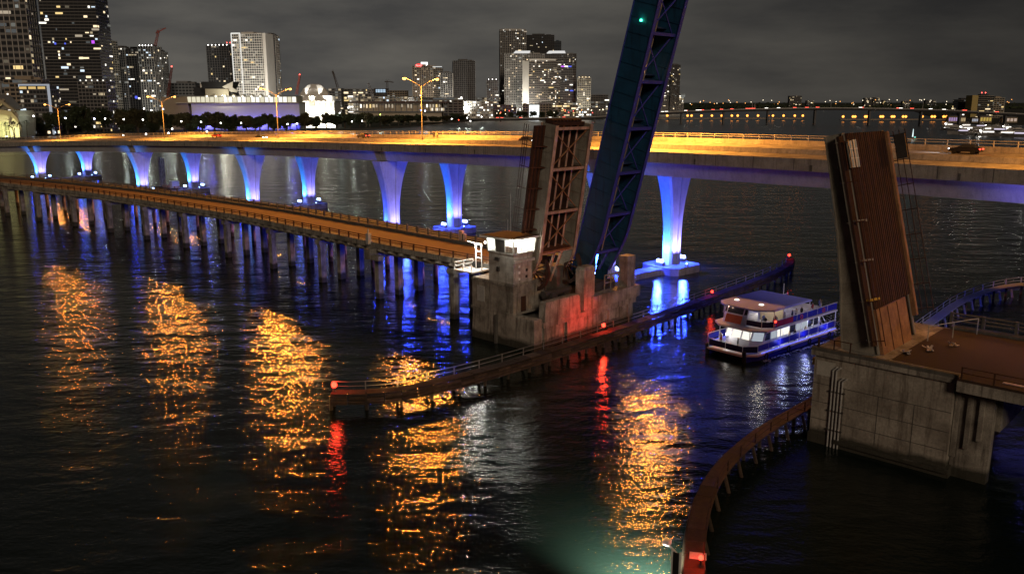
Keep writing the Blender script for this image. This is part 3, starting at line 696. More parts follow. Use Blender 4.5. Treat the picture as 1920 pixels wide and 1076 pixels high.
# ------------------------------------------------------------------ bascule leaves
def leaf(name, label, root, rz, tilt, tA, tB, L, depth, mats, beams, strings, sidewalk=None, deck=True, brace=True):
    """local: x towards the underside, y across, z up along the raised leaf; depth(z) is the girder depth"""
    web, flange, inner, brm = mats
    t = thing(name, label, 'bascule leaf', root, rot=(0, tilt, rz))
    zs = [i*L/24 for i in range(25)]
    for yg in (tA, tB):
        m = MB(); m.loft([[(0.0,yg-.06,z),(depth(z),yg-.06,z),(depth(z),yg+.06,z),(0.0,yg+.06,z)] for z in zs]); g = put('girder', m, web, t)
        m = MB(); m.loft([[(depth(z)-.02,yg-.30,z),(depth(z)+.09,yg-.30,z),(depth(z)+.09,yg+.30,z),(depth(z)-.02,yg+.30,z)] for z in zs]); put('flange', m, flange, g)
        m = MB(); m.loft([[(-.09,yg-.26,z),(.02,yg-.26,z),(.02,yg+.26,z),(-.09,yg+.26,z)] for z in zs]); put('flange', m, flange, g)
        z = 1.2
        while z < L-0.3:
            for sg in (-1, 1): put('stiffener', MB().box(0.05,depth(z)-.03,yg+sg*.06,yg+sg*.16,z-.05,z+.05), web, g)
            z += 2.05
    y0, y1 = min(tA, tB), max(tA, tB)
    for z in beams:
        d0 = depth(z)
        fb = put('floor_beam', MB().box(d0*.42,d0*.50+.18,y0+.1,y1-.1,z-.05,z+.05).box(d0*.12,d0*.86,y0+.09,y1-.09,z-.02,z+.02), inner, t)
        put('beam_flange', MB().box(d0*.84,d0*.92,y0+.1,y1-.1,z-.2,z+.2), flange, fb)
    for k in range(strings):
        y = y0 + (k+1)*(y1-y0)/(strings+1)
        st_ = put('stringer', MB().box(0.12,1.25,y-.04,y+.04,beams[0],L-.2), inner, t)
        put('stringer_flange', MB().box(1.25,1.33,y-.15,y+.15,beams[0],L-.2), flange, st_)
    if brace:
        for za, zb in zip(beams, beams[1:]):
            xa, xb = depth(za)*.8, depth(zb)*.8
            put('cross_brace', MB().bar((xa,y0+.2,za+.2),(xb,y1-.2,zb-.2),.14,.14,(1,0,0)), brm, t)
            put('cross_brace', MB().bar((xa-.2,y1-.2,za+.2),(xb-.2,y0+.2,zb-.2),.14,.14,(1,0,0)), brm, t)
    return t
# brown road leaf, west side: underside turned to the channel
def dep_w(z): return 2.6 if z > 3.5 else 2.6 - 0.9*((3.5-z)/3.5)**2
tl = R(8.8)
lw = leaf('road_leaf', 'raised brown rusted road leaf with cross braced underside beside the tender house', W(-6.3, 0, 10.0), AX, tl, 4.95, 12.6, 21.4, dep_w,
          (paint_grey, paint_tan, rust_dark, rust_tan), [3.1, 9.0, 15.2, 20.9], 4)
put('deck_plate', MB().box(-0.28,-0.1,5.4,12.0,2.5,21.3), rust_dark, lw)
for k in range(7): put('deck_plank', MB().box(-0.1,0.1,5.5+k*.93,5.5+k*.93+.8,2.5,21.2), rust_dark, lw)
put('shelf', MB().box(0.4,2.5,5.5,11.9,3.1,3.35), rust_tan, lw)
for k in range(7): put('shelf_plank', MB().box(0.35+k*.31,0.35+k*.31+.24,5.5,11.9,3.36,3.46), rust, lw)
# cantilevered sidewalk on the near side with its brackets and railing
def sidewalk(t, ya, yb, L, m_deck, m_br, m_rail, zb=3.0, step=2.95, n=6, xo=0.0):
    put('sidewalk_plate', MB().box(xo-0.1,xo+0.12,min(ya,yb),max(ya,yb),zb,L-.3), m_deck, t)
    for k in range(3): 
        f = (k+.5)/3; y = ya+(yb-ya)*f
        put('sidewalk_stringer', MB().box(xo+0.12,xo+0.36,y-.05,y+.05,zb,L-.3), m_br, t)
    for k in range(n):
        z = zb + 0.5 + k*step
        put('sidewalk_bracket', MB().loft([[(xo+0.14,ya,zz),(xo+0.9,ya,zz),(xo+0.36,yb,zz),(xo+0.14,yb,zz)] for zz in (z-.06, z+.06)]), m_br, t)
        put('rail_post', MB().bar((xo-.1,yb,z),(-1.25,yb,z),.09,.09), m_rail, t)
    for x in (-0.45,-0.85,-1.25): put('rail', MB().bar((x,yb,zb),(x,yb,L-.3),.07,.07,(1,0,0)), m_rail, t)
sidewalk(lw, 4.85, 2.6, 21.4, rust_dark, rust, rust_dark, zb=6.0, n=5, xo=.55)
for z_ in (4.5, 6.0): put('rivet_plate', MB().box(0.5,2.0,4.8,4.91,z_,z_+.9), paint_grey, lw)
put('locking_bar', MB().bar((1.4,5.2,21.4),(1.4,12.2,21.4),.4,.5), rust_dark, lw)
for k in range(9): put('deck_tooth', MB().box(-0.2,1.2,5.6+k*.75,5.6+k*.75+.35,21.3,21.9), rust_dark, lw)
put('tip_lamp', MB().sphere((0.5,8.4,16.9),.13,6,4), emit('warm_lamp', (1.0,.75,.45), 12), lw)
for yg in (5.2, 12.4):        # curved rack below the hinge
    m = MB(); n_ = 14; rings = []
    for k in range(n_+1):
        a_ = R(-105) + R(150)*k/n_
        rings.append([(1.3+r_*math.cos(a_), yg+dy, 0.4+r_*math.sin(a_)) for r_, dy in ((2.6,-.2),(3.1,-.2),(3.1,.2),(2.6,.2))])
    m.loft(rings); put('rack_segment', m, rust_dark, lw)
    for k in range(5):
        a_ = R(-90)+R(120)*k/4; put('rack_spoke', MB().bar((1.3,yg,.4),(1.3+2.7*math.cos(a_),yg,.4+2.7*math.sin(a_)),.2,.15,(0,1,0)), rust_dark, lw)
put('counterweight', MB().box(-4.2,-0.6,5.5,11.9,-3.8,-0.8), conc_dark, lw)
put('tail_strut', MB().bar((1.6,6.4,3.1),(0.2,6.4,-2.5),.3,.3,(0,1,0)).bar((1.6,11,3.1),(0.2,11,-2.5),.3,.3,(0,1,0)).bar((1.9,9,3.1),(0.8,9,-2),.3,.3,(0,1,0)), paint_tan, lw)

# long blue railway leaf
def dep_b(z): return 3.95 if z > 7.5 else 3.95 - 1.75*((7.5-z)/7.5)**1.6
lb = leaf('railway_leaf', 'tall raised blue railway leaf reaching out of the top of the picture', W(-5.6, 0, 8.6), AX, R(14.8), 15.0, 21.4, 43.0, dep_b,
          (blue_web, blue_flange, blue_deck, blue_flange), [4.0, 10.1, 16.6, 23.2, 29.9, 36.5, 42.6], 2)
put('deck_plate', MB().box(-0.25,-0.1,15.2,21.2,3,42.8), blue_deck, lb)
for k in range(6): put('inner_web', MB().box(0.1,2.0,18.4,21.3,4.3+6.55*k,4.4+6.55*k), blue_deck, lb)
put('inner_plate', MB().box(0.30,0.40,18.3,21.3,4,42.6), blue_deck, lb)
put('cable_conduit', MB().tube((2.9,17.2,4.2),(2.9,17.2,42.6),.09,.09,8), paint_grey, lb)
for k in range(40):      # rivet heads along the near flange, white paint standing for glints
    if random.random() < 0.55: put('rivet_head', MB().sphere((3.7,15.35,12+k*.62),.07,6,4), white_paint, lb)
put('counterweight', MB().box(-4.5,-0.4,15.4,21.0,-4.4,1.0), black, lb)
for y in (15.0, 21.4): put('tail_girder', MB().loft([[(0,y-.1,z),(x,y-.1,z),(x,y+.1,z),(0,y+.1,z)] for z, x in ((0.01,2.1),(-1.6,2.4),(-3,1.2))]), blue_web, lb)
put('tail_strut', MB().bar((2.6,16.5,4.0),(1.7,15.8,0.0),.25,.25,(0,1,0)).bar((2.6,19.6,4.0),(1.9,19.2,.4),.25,.25,(0,1,0)), blue_flange, lb)
def beacon(name, label, pos, bulb, col, power, radius=0.12, post=0.35, glow=True):
    t = thing(name, label, 'navigation light', pos)
    put('stand', MB().tube((0,0,0),(0,0,post),.07,.06,8).tube((0,0,0),(0,0,.05),.16,.16,8), dark_steel, t)
    put('lens', MB().sphere((0,0,post+radius*.8), radius, 10, 6), bulb, t)
    if glow: light('beacon_light', 'POINT', power, col, t, (0,0,post+radius*2+.08), None, radius)
    return t
gp = Matrix.LocRotScale(W(-5.6,0,8.6), Matrix.Rotation(AX,3,'Z') @ Matrix.Rotation(R(14.8),3,'Y'), None) @ Vector((2.0, 14.7, 37.6))
beacon('navigation_light', 'green navigation light on the side of the tall blue leaf', gp, green_b, (0.05,1,.45), 10, 0.16, 0.1)
gp = Matrix.LocRotScale(W(-5.6,0,8.6), Matrix.Rotation(AX,3,'Z') @ Matrix.Rotation(R(14.8),3,'Y'), None) @ Vector((2.6, 17.0, 31.0))
beacon('work_light', 'small orange work light inside the blue leaf', gp, orange_b, (1,.5,.2), 60, 0.13, 0.1)

# east road leaf: deck side turned to the camera
def dep_e(z):
    for (z0, d0), (z1, d1) in zip([(0,3.5),(3.5,3.1),(7,2.5),(13,1.9),(25,1.5)], [(3.5,3.1),(7,2.5),(13,1.9),(25,1.5),(40,1.5)]):
        if z <= z1: return d0+(d1-d0)*(z-z0)/(z1-z0)
EB = W(46.8, 0, 9.75)
le = leaf('road_leaf', 'raised rusty red road leaf standing on the right concrete pier, deck side to the camera', EB, AX+math.pi, R(14.2), 2.0, -8.2, 21.9, dep_e,
          (paint_grey, paint_grey, rust_dark, rust_dark), [3.0, 9.0, 15.0, 21.3], 3, brace=False)
cols = [rust, rust_dark, surf('rust_mid', (0.050,0.020,0.013), .85, .6, .9, (.035,.016,.01), .7), rust_dark]
for k in range(10):
    y0 = 1.75 - k*.985
    put('deck_strip', MB().box(-0.30-0.012*(k % 2), -0.05, y0-.968, y0, 4.4, 21.8), cols[(2, 1, 2, 2, 1, 2, 1, 1, 2, 2)[k]], le)
put('base_plate', MB().box(-0.42,-0.02,-6.2,1.8,-0.4,4.35), rust_tan, le)
for y in (-1.0, -3.6): put('plate_seam', MB().box(-0.47,-0.40,y-.05,y+.05,-.3,4.3), rust, le)
sidewalk(le, 2.3, 3.1, 21.9, rust_dark, paint_grey, rust, zb=1.0, step=3.9, n=6)
put('inspection_plate', MB().box(-0.62,-0.5,0.6,2.7,18.4,21.1), surf('pale_panel', (.42,.43,.40), .4, .2, 1.2), le)
for k in range(3): put('panel_rib', MB().box(-0.70,-0.6,0.7+k*.65,0.78+k*.65,18.4,21.1), white_paint, le)
for z_ in (19.3, 20.2): put('panel_rib', MB().box(-0.70,-0.6,0.6,2.7,z_-.04,z_+.04), white_paint, le)
# lattice railing on the far side
for x in (-0.9, -1.5, -2.1): put('rail', MB().bar((x,-8.9,2.2),(x,-8.9,21.6),.07,.07,(1,0,0)), rust_dark, le)
for k in range(8): put('rail_post', MB().bar((0,-8.9,2.6+k*2.65),(-2.15,-8.9,2.6+k*2.65),.09,.09), rust_dark, le)
put('kerb_angle', MB().box(-0.55,-0.05,-8.75,-8.15,2,21.7), rust_tan, le)
put('gate_box', MB().box(-2.0,-1.0,-9.2,-8.7,18.6,21.2), dark_steel, le)
for k in range(19): put('deck_rib', MB().box(-0.36,-0.29,1.5-k*.5-.05,1.5-k*.5+.05,4.4,21.8), (rust_dark, rust, cols[2])[k % 3], le)
for z_ in (5.5, 9.4, 13.3): put('hinge_arm', MB().bar((-.2,3.0,z_),(-.5,0.9,z_-.15),.22,.22), yellow_pt if z_ < 6 else paint_grey, le)

# ------------------------------------------------------------------ east bascule pier and approach
ep = thing('bascule_pier', 'huge plain concrete drawbridge pier with vertical conduits carrying the rusty red leaf', 'bridge pier', W(41.5, -4.4), AX)
put('wall', MB().loft([[(a,b,z) for a,b in ((-.15,-.05),(13.3,-.05),(13.3,18),(-.15,18))] for z in (-3,1.0)] + [[(a,b,z) for a,b in ((0,0),(13.0,0),(13.0,17.6),(0,17.6))] for z in (1.05,9.2)]), surf('pier_concrete', (0.31,0.285,0.245), .9, .45, .35, (.08,.062,.048), .75, .02, fine=4, tide=1.3), ep)
put('cap', MB().box(-0.3,13.3,-0.3,18.0,9.2,9.7), conc_old, ep)
put('kerb', MB().box(-0.3,13.3,-0.3,0.15,9.7,10.05), conc_dark, ep)
for z_ in (2.6, 4.4, 6.3): put('form_joint', MB().box(0.0,13.0,-0.025,0.02,z_-.03,z_+.03), conc_dark, ep)
for x in (3.2, 6.5, 9.8): put('form_joint', MB().box(x-.03,x+.03,-0.02,0.02,1.1,6.3), conc_dark, ep)
put('patch', MB().box(0.25,2.1,-0.05,0.02,7.2,8.7), surf('patch_paint', (.42,.41,.37), .8, .2), ep)
for k in range(4):
    x = 2.0 + k*.34; ztop = 8.0 if k < 2 else 7.0
    c = put('conduit', MB().tube((x,-.16,-.5),(x,-.16,ztop),.085,.085,8).tube((x,-.16,ztop),(x+.35,-.16,ztop+.35),.085,.085,8).tube((x+.35,-.16,ztop+.35),(x+.35,.1,ztop+.3),.085,.085,8), steel, ep)
for z_ in (1.8, 3.8, 5.8): put('conduit_clamp', MB().box(1.75,3.3,-.24,-.02,z_-.07,z_+.07), dark_steel, ep)
put('lower_ledge', MB().box(2.6,13.3,-0.35,0.0,0.5,0.9), conc_old, ep)
put('haunch', MB().loft([[(13.0,y,z) for y,z in ()] for _ in ()]) if False else MB().loft([[(13.05,y,0.8),(14.6,y,4.0),(14.6,y,8.2),(13.05,y,8.2)] for y in (3.5, 14)]), conc_old, ep)
put('bearing_shelf', MB().box(13.05,16.6,2.2,16.5,4.8,8.3), conc_old, ep)
put('fluted_wall', MB().box(13.06,16.2,0.9,2.0,-3,8.3).box(13.06,13.5,0.6,0.9,2,8.3).box(14.1,14.5,0.6,0.9,3,8.3).box(15.1,15.5,0.6,0.9,4,8.3), conc_old, ep)
put('curb_rail_post', MB().box(0.1,0.25,0.2,0.35,9.7,10.9), rust_dark, ep)
put('channel_bracket', MB().box(-.5,-.05,0.6,1.1,7.9,8.6), yellow_pt, ep)
# railing on the pier's near edge
for k in range(3): put('rail_post', MB().box(0.2+k*1.6,0.3+k*1.6,-0.1,0.0,10,11.0), rust_dark, ep)
put('rail', MB().bar((0.1,-.05,11.0),(3.6,-.05,11.0),.08,.08), rust_dark, ep)
app = thing('approach_span', 'old approach roadway with dark railings running off the right edge of the picture', 'bridge', W(54.9, 0), AX)
put('deck_slab', MB().box(0,42,-5.3,15.6,8.7,9.66), conc_old, app)
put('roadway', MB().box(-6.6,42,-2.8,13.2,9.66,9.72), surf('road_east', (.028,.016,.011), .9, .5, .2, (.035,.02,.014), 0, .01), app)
put('sidewalk', MB().box(0,42,-5.2,-2.82,9.66,9.9), surf('old_sidewalk', (.045,.027,.019), .9, .5, .5), app)
put('kerb', MB().box(-6,42,13.22,14.4,9.66,10.0), conc_dark, app)
for h_ in (10.4, 10.8, 11.2): put('rail', MB().bar((-6.5,14.6,h_),(42,14.6,h_),.14,.14), conc_dark, app)
for k in range(16): put('rail_post', MB().box(-6.5+k*3.2,-6.2+k*3.2,14.4,14.8,9.6,11.3), conc_dark, app)
for h_ in (10.45, 10.95): put('rail', MB().bar((0.2,-5.1,h_),(42,-5.1,h_),.09,.09), rust_dark, app)
for k in range(14): put('rail_post', MB().box(.2+k*2.6,.34+k*2.6,-5.17,-5.03,9.85,11.0), rust_dark, app)
put('fence', MB().bar((-6.2,6.4,11.3),(-3.2,12.6,11.5),.07,.07).bar((-6.2,6.4,9.7),(-6.2,6.4,11.3),.08,.08).bar((-3.2,12.6,9.7),(-3.2,12.6,11.5),.08,.08).bar((-4.7,9.5,9.7),(-4.7,9.5,11.4),.08,.08), steel, app)
for x in (10.5, 24, 37):
    put('pile_bent_cap', MB().box(x-.8,x+.8,-4.5,15,7.6,8.7), conc_old, app)
    for y in (-3.2, 4.5, 12.5): put('pile', MB().box(x-.75,x+.75,y-.75,y+.75,-3,7.6), conc_old, app)
trash = surf('pale_litter', (.55,.48,.45), .8, .3)
for k, (s_, t_) in enumerate(((48.6,0.2),(50.0,2.8),(51.2,6.4))):
    m = MB()
    for j in range(7):
        a_ = random.uniform(0,6.3); m.bar((random.uniform(-.5,.5),random.uniform(-.5,.5),.08),(random.uniform(-.6,.6),random.uniform(-.6,.6),random.uniform(.1,.5)),.2,.05)
    tag(put('debris_heap', m, trash, None, W(s_, t_, 9.72)), 'small pale heap of debris on the old roadway, %s from the rusty leaf' % ORD[k], 'debris', 'debris on the old roadway')
tag(put('fallen_board', MB().box(-.8,.8,-.25,.25,0,.06).box(-.75,-.6,-.25,.25,.06,.12), surf('pink_board', (.6,.48,.52), .7), None, W(59.0, -3.8, 9.905), (0,0,AX)), 'pale pink board lying on the old sidewalk near the right edge', 'board')

# ------------------------------------------------------------------ timber fenders with walkways
def resample(P, step):
    P = [Vector(p) for p in catmull(with_end([(a,b,0) for a,b in P]), 10)] + [Vector((P[-1][0], P[-1][1], 0))]
    out = [P[0]]; acc = 0
    for a_, b_ in zip(P, P[1:]):
        seg = (b_-a_).length; pos = 0
        while acc + seg - pos >= step:
            pos += step - acc; acc = 0; out.append(a_.lerp(b_, pos/seg))
        acc += seg - pos
    return out
plank_me = MB().box(-1,1,-.16,.16,-.13,.13).mesh('wale_plank'); walk_me = MB().box(-1,1,-.75,.75,-.06,.06).mesh('walkway_plank')
fp_me = MB().tube((0,0,-4),(0,0,1.5),.22,.2,8).mesh('pile'); bat_me = MB().tube((0,1.7,-3.0),(0,.45,1.5),.20,.17,8).mesh('batter_pile')
fpost_me = MB().box(-.055,.055,-.055,.055,0,1.1).mesh('rail_post')
def fender(label, path, face, rail_side, wood, walk, rail_m, z=1.95, step=1.9, red_ends=()):
    """face: +1 if the planked channel side lies on the +n side of the path"""
    t = thing('timber_fender', label, 'fender')
    P = resample(path, step)
    for i, (p, q) in enumerate(zip(P, P[1:])):
        A, Bq = W(p.x, p.y)*1.018, W(q.x, q.y)*1.018; c = (A+Bq)/2; d = (Bq-A); L = d.length; rz = math.atan2(d.y, d.x)
        n = Vector((-math.sin(rz), math.cos(rz), 0))
        put('walkway_plank', walk_me, walk, t, (c.x, c.y, z+random.uniform(-.03,.03)), (random.uniform(-.02,.02),random.uniform(-.012,.012),rz+random.uniform(-.01,.01)), (L*.486,1,1))
        for k, zz in enumerate((z-.32, z-.68, z-1.04)):
            f = c + n*face*(0.72+random.uniform(-.02,.03)); put('wale_plank', plank_me, wood, t, (f.x, f.y, zz+random.uniform(-.02,.02)), (0,random.uniform(-.012,.012),rz+random.uniform(-.012,.012)), (L*.49,1,1))
        if i % 2 == 0:
            f = A + n*face*0.42; put('pile', fp_me, timber_dk, t, (f.x, f.y, random.uniform(-.15,.0)), (random.uniform(-.03,.03),random.uniform(-.03,.03),rz))
            f = A; put('batter_pile', bat_me, wood, t, (f.x, f.y, 0), (0,0,rz + (0 if face < 0 else math.pi)))
        f = A + n*rail_side*0.66
        if i % 2 == 0: put('rail_post', fpost_me, rail_m, t, (f.x, f.y, z), (0,0,rz))
        g = Bq + n*rail_side*0.66
        for h_ in (1.05, .52): put('rail', MB().bar((f.x,f.y,z+h_),(g.x,g.y,z+h_),.055,.055), rail_m, t)
    return t, [W(p.x, p.y, z) for p in P]
fw, PW = fender('long timber fender with railed walkway curving left from the west pier to a red light', 
    [(-0.6,-33.2),(1.6,-31.2),(3.9,-27.6),(5.0,-23.0),(5.9,-16.5),(6.3,-7.2),(6.4,5),(6.1,23.6),(5.3,41.6),(4.2,60),(2.2,73),(-1.0,81)], -1, 1, timber, timber, surf('fender_rail', (.16,.15,.14), .7))
fe, PE = fender('timber fender curving from the bottom of the picture to the right pier', 
    [(53.5,-45.5),(50.6,-41.5),(47.7,-37.0),(45.3,-32.6),(42.6,-26.5),(40.7,-19.5),(39.7,-10.8),(39.7,-2),(39.6,8)], 1, -1, timber, surf('walk_brown', (.065,.036,.022), .9, .5, 1.6, (.05,.03,.02), 0, .01, pieces=.25), rust_dark)
fn, PN = fender('blue lit curved fender with slanting ribs beyond the old roadway at right', 
    [(39.3,20),(38.3,36),(37.6,48),(37.0,62),(38.1,75),(41.0,84),(47,92),(55,98)], 1, 1, surf('fender_grey', (.28,.28,.34), .9, .4, 1.2, pieces=.3), steel, steel)
BE = dict(bulb=red_b, col=(1.0,.05,.02))
def bc(label, s, t, power, r=.15): return beacon('navigation_light', label, Vector((W(s,t).x*1.018, W(s,t).y*1.018, 2.01)), red_b, (1.0,.05,.02), power, r*1.35, .5)  # lens scaled up so the lamp seems to bloom
bc('red navigation light at the left tip of the long fender', -0.5, -32.9, 420, .24)
rb_ = bc('red navigation light glowing on the west pier wall', 5.7, 8.2, 900, .2)
light('beacon_beam', 'SPOT', 2900, (1.0,.03,.015), rb_, (0,0,.95), aim(-aV + Vector((0,0,.02))), .2, R(112), .9)
bc('red navigation light on the fender behind the tour boat', 5.6, 38.0, 110, .17)
bc('red navigation light at the far right tip of the long fender', -0.4, 79.0, 110, .2)
bc('red navigation light at the near end of the right fender', 48.3, -37.2, 220, .14)
# gauge post and floodlight at the near end of the right fender
gpole = thing('gauge_post', 'white gauge post with floodlight at the near end of the right fender', 'gauge post', W(48.0, -39.9, 0), AX)
put('board', MB().box(-.25,.25,-.06,.06,-.5,4.6), black, gpole)
for x in (-.3,.3): put('frame', MB().box(x-.05,x+.05,-.09,.09,-.5,4.7), white_paint, gpole)
put('lamp_arm', MB().bar((0,0,4.55),(-.9,.3,4.75),.1,.1), white_paint, gpole)
put('floodlight_head', MB().box(-1.2,-.75,.1,.5,4.75,5.05), white_paint, gpole)
put('lens', MB().box(-1.15,-.8,.15,.45,4.70,4.745), white_b, gpole)
light('gauge_light', 'SPOT', 60000, (.88,1.0,.82), gpole, (-1.0,.3,4.4), aim_in(AX, (-.30,1.05,-1)), .12, R(80), 1.0)
put('foot_block', MB().box(-.6,.2,-.6,.0,-1,.4), white_paint, gpole)
tag(put('walkway_notice', MB().box(-.6,.6,-.45,.45,0,.05), white_paint, None, Vector((W(47.5,-36.2).x*1.018, W(47.5,-36.2).y*1.018, 2.03)), (0,0,AX+R(30))), 'pale square plate lying on the walkway by the nearest red light', 'plate')
# ------------------------------------------------------------------ tour boat
bs, bt = 21.8, 26.4
hd = (-aV*0.10 - mV*0.995).normalized(); BH = math.atan2(hd.y, hd.x)
bpos = W(bs, bt, 0)
boat = thing('tour_boat', 'double decked blue and white tour boat with lit cabin passing through the open channel', 'boat', bpos, BH)
BM = Matrix.Translation(bpos) @ Matrix.Rotation(BH, 4, 'Z')
for sy in (-1, 1):
    m = MB(); y0, y1 = (2.0, 3.9) if sy > 0 else (-3.9, -2.0)
    m.loft([[(x, y0+(y1-y0)*c0, -0.8), (x, y0+(y1-y0)*c1, -0.8), (x, y1 if x < 9 else y0+(y1-y0)*c1, zt), (x, y0 if x < 9 else y0+(y1-y0)*c0, zt)]
            for x, c0, c1, zt in ((-11,.05,.95,1.0),(4,.05,.95,1.0),(8.5,.15,.85,1.05),(10.6,.40,.60,1.1))])
    put('hull', m, boat_blue, boat)
    put('bow_fender', MB().tube((10.7, sy*2.95, -.4), (10.9, sy*2.95, 1.5), .28, .28, 10), black, boat)
OUT = [(11,-2.8),(11,2.8),(9.4,4.1),(-11.2,4.1),(-11.2,-4.1),(9.4,-4.1)]
put('main_deck', MB().prism(OUT, 0.72, 1.05), boat_white, boat)
for sy in (-1, 1):
    put('led_strip', MB().box(-11,8.6,sy*4.13-.03,sy*4.13+.03,1.08,1.16), emit('boat_led', (.16,.18,1.0), 1.6), boat)
    for x in (-8, -2, 4): light('led_glow', 'POINT', 45, (.16,.18,1.0), boat, (x, sy*4.7, 1.9), None, .3)
put('rubbing_strake', MB().prism([(x*1.008, y*1.02) for x, y in OUT], 0.82, 0.97), surf('strake', (.6,.42,.38), .6), boat)
# bulwark panels on the main deck
def panels(pts, z0, z1, mat, posts, parent, gap=.06, nm='bulwark_panel', rail=True):
    for (x0, y0), (x1, y1) in zip(pts, pts[1:]):
        L = math.hypot(x1-x0, y1-y0); n = max(1, round(L/2.6))
        for k in range(n):
            a_, b_ = (k/n), ((k+1)/n)
            p = Vector((x0+(x1-x0)*a_, y0+(y1-y0)*a_, (z0+z1)/2)); q = Vector((x0+(x1-x0)*b_, y0+(y1-y0)*b_, (z0+z1)/2))
            d = (q-p).normalized(); put(nm, MB().bar(p+d*gap, q-d*gap, .07, z1-z0), mat, parent)
            put('stanchion', MB().tube((p.x,p.y,z0-.25),(p.x,p.y,z1+.12),.045,.045,6), posts, parent)
        if rail: put('hand_rail', MB().bar((x0,y0,z1+.12),(x1,y1,z1+.12),.07,.07), posts, parent)
bow_dark = surf('bow_panel', (.02,.02,.07), .4, .1)
panels([(9.3,4.0),(-11.1,4.0)], 1.45, 2.25, boat_blue, boat_white, boat)
panels([(9.3,-4.0),(-11.1,-4.0)], 1.45, 2.25, boat_blue, boat_white, boat)
panels([(9.3,-4.0),(10.9,-2.7),(10.9,2.7),(9.3,4.0)], 1.35, 2.15, bow_dark, boat_white, boat)
# main cabin
cab = put('cabin', MB().loft([[(a,b,z) for a,b in ((-9,-3.0),(c,-3.0),(c+.9,-1.6),(c+.9,1.6),(c,3.0),(-9,3.0))] for z, c in ((1.05,6.6),(2.1,6.5))]), boat_white, boat)
put('cabin_top', MB().loft([[(a,b,z) for a,b in ((-9,-3.0),(c,-3.0),(c+.9,-1.6),(c+.9,1.6),(c,3.0),(-9,3.0))] for z, c in ((3.35,6.0),(3.7,5.9))]), boat_white, boat)
litw = emit('cabin_window_light', (1.0,.95,.84), 1.1); litw2 = emit('cabin_window_soft', (.8,.88,1.0), .45)
fr = [(6.5,-3.0),(7.4,-1.6),(7.4,0.0),(7.4,1.6),(6.5,3.0)]
for k, (p, q) in enumerate(zip(fr, fr[1:])):
    pl, ql = Vector((p[0],p[1],2.1)), Vector((q[0],q[1],2.1)); pu, qu = Vector((p[0]-.5,p[1],3.35)), Vector((q[0]-.5,q[1],3.35))
    a_, b_ = pl.lerp(ql,.08), pl.lerp(ql,.92); c_, d_ = pu.lerp(qu,.92), pu.lerp(qu,.08)
    put('window', MB().add([a_,b_,c_,d_],[(0,1,2,3)]), litw if k < 3 else litw2, cab)
    put('window_post', MB().bar(pl,pu,.16,.16), boat_white, cab)
put('window_post', MB().bar((6.5,3.0,2.1),(6.0,3.0,3.35),.16,.16), boat_white, cab)
for k in range(9):
    x = 5.6 - k*1.6; lit = k in (1,2,3,5,6)
    for sy in (-1, 1):
        put('window', MB().box(x-.68,x+.68,sy*2.98-.03,sy*2.98+.03,2.15,3.3), (litw if k in (2,3) else litw2) if lit else winglass, cab)
        put('window_post', MB().box(x-.8,x-.7,sy*3.0-.05,sy*3.0+.05,2.1,3.36), boat_white, cab)
put('cabin_core', MB().box(-8.8,5.4,-2.7,2.7,2.1,3.35), surf('cabin_core', (.3,.28,.25), .8), cab)
# upper deck
OUT2 = [(9.0,-2.6),(9.0,2.4),(7.6,4.15),(-11.0,4.15),(-11.0,-4.15),(7.6,-4.15)]
put('upper_deck', MB().prism(OUT2, 3.74, 3.98), boat_white, boat)
panels([(5.6,4.05),(-10.9,4.05)], 4.12, 4.95, boat_blue, boat_white, boat)
put('side_banner', MB().box(1.2,5.2,4.10,4.14,4.2,4.95), surf('red_banner', (.45,.03,.05), .6), boat)
panels([(5.6,-4.05),(-10.9,-4.05)], 4.12, 4.95, boat_blue, boat_white, boat)
panels([(7.2,0.6),(7.0,2.9),(5.6,4.05)], 4.12, 4.85, bow_dark, boat_white, boat)
panels([(7.2,-3.0),(5.6,-4.05)], 4.12, 4.85, bow_dark, boat_white, boat)
for sy in (-1, 1):
    for x in (8.9, 4, -1, -6, -10.8): put('deck_post', MB().tube((x, sy*(4.0 if x < 8 else 2.4), 1.05), (x, sy*(4.0 if x < 8 else 2.4), 3.76), .06, .06, 6), boat_white, boat)
# pilot house
ph = put('pilot_house', MB().loft([[(a,b,z) for a,b in ((4.4,-3.1),(c,-3.1),(c+.3,-2.6),(c+.3,0.1),(c,.6),(4.4,.6))] for z, c in ((3.98,7.4),(4.2,7.3),(5.35,6.9))]), boat_white, boat)
put('front_panel', MB().add([(7.74,-2.55,4.15),(7.74,.05,4.15),(7.28,.05,5.2),(7.28,-2.55,5.2)],[(0,1,2,3)]).add([(7.70,-2.55,4.15),(7.70,.05,4.15),(7.24,.05,5.2),(7.24,-2.55,5.2)],[(0,1,2,3)]), boat_red, ph)
put('windshield', MB().add([(7.2,-2.5,5.38),(7.2,.05,5.38),(6.75,.05,6.35),(6.75,-2.5,6.35)],[(0,1,2,3)]), glass('windshield', (.05,.06,.06), .1), ph)
put('window', MB().add([(7.2,.1,5.38),(6.9,.6,5.38),(6.5,.6,6.35),(6.75,.1,6.35)],[(0,1,2,3)]), winglass, ph)
put('window', MB().add([(7.2,-2.55,5.38),(6.9,-3.1,5.38),(6.5,-3.1,6.35),(6.75,-2.55,6.35)],[(0,1,2,3)]), winglass, ph)
for y in (-3.1,-2.55,.1,.6): put('pillar', MB().bar((7.0 if abs(y+1.25)>1.5 else 7.22,y,5.35),(6.55 if abs(y+1.25)>1.5 else 6.77,y,6.45),.12,.12), boat_white, ph)
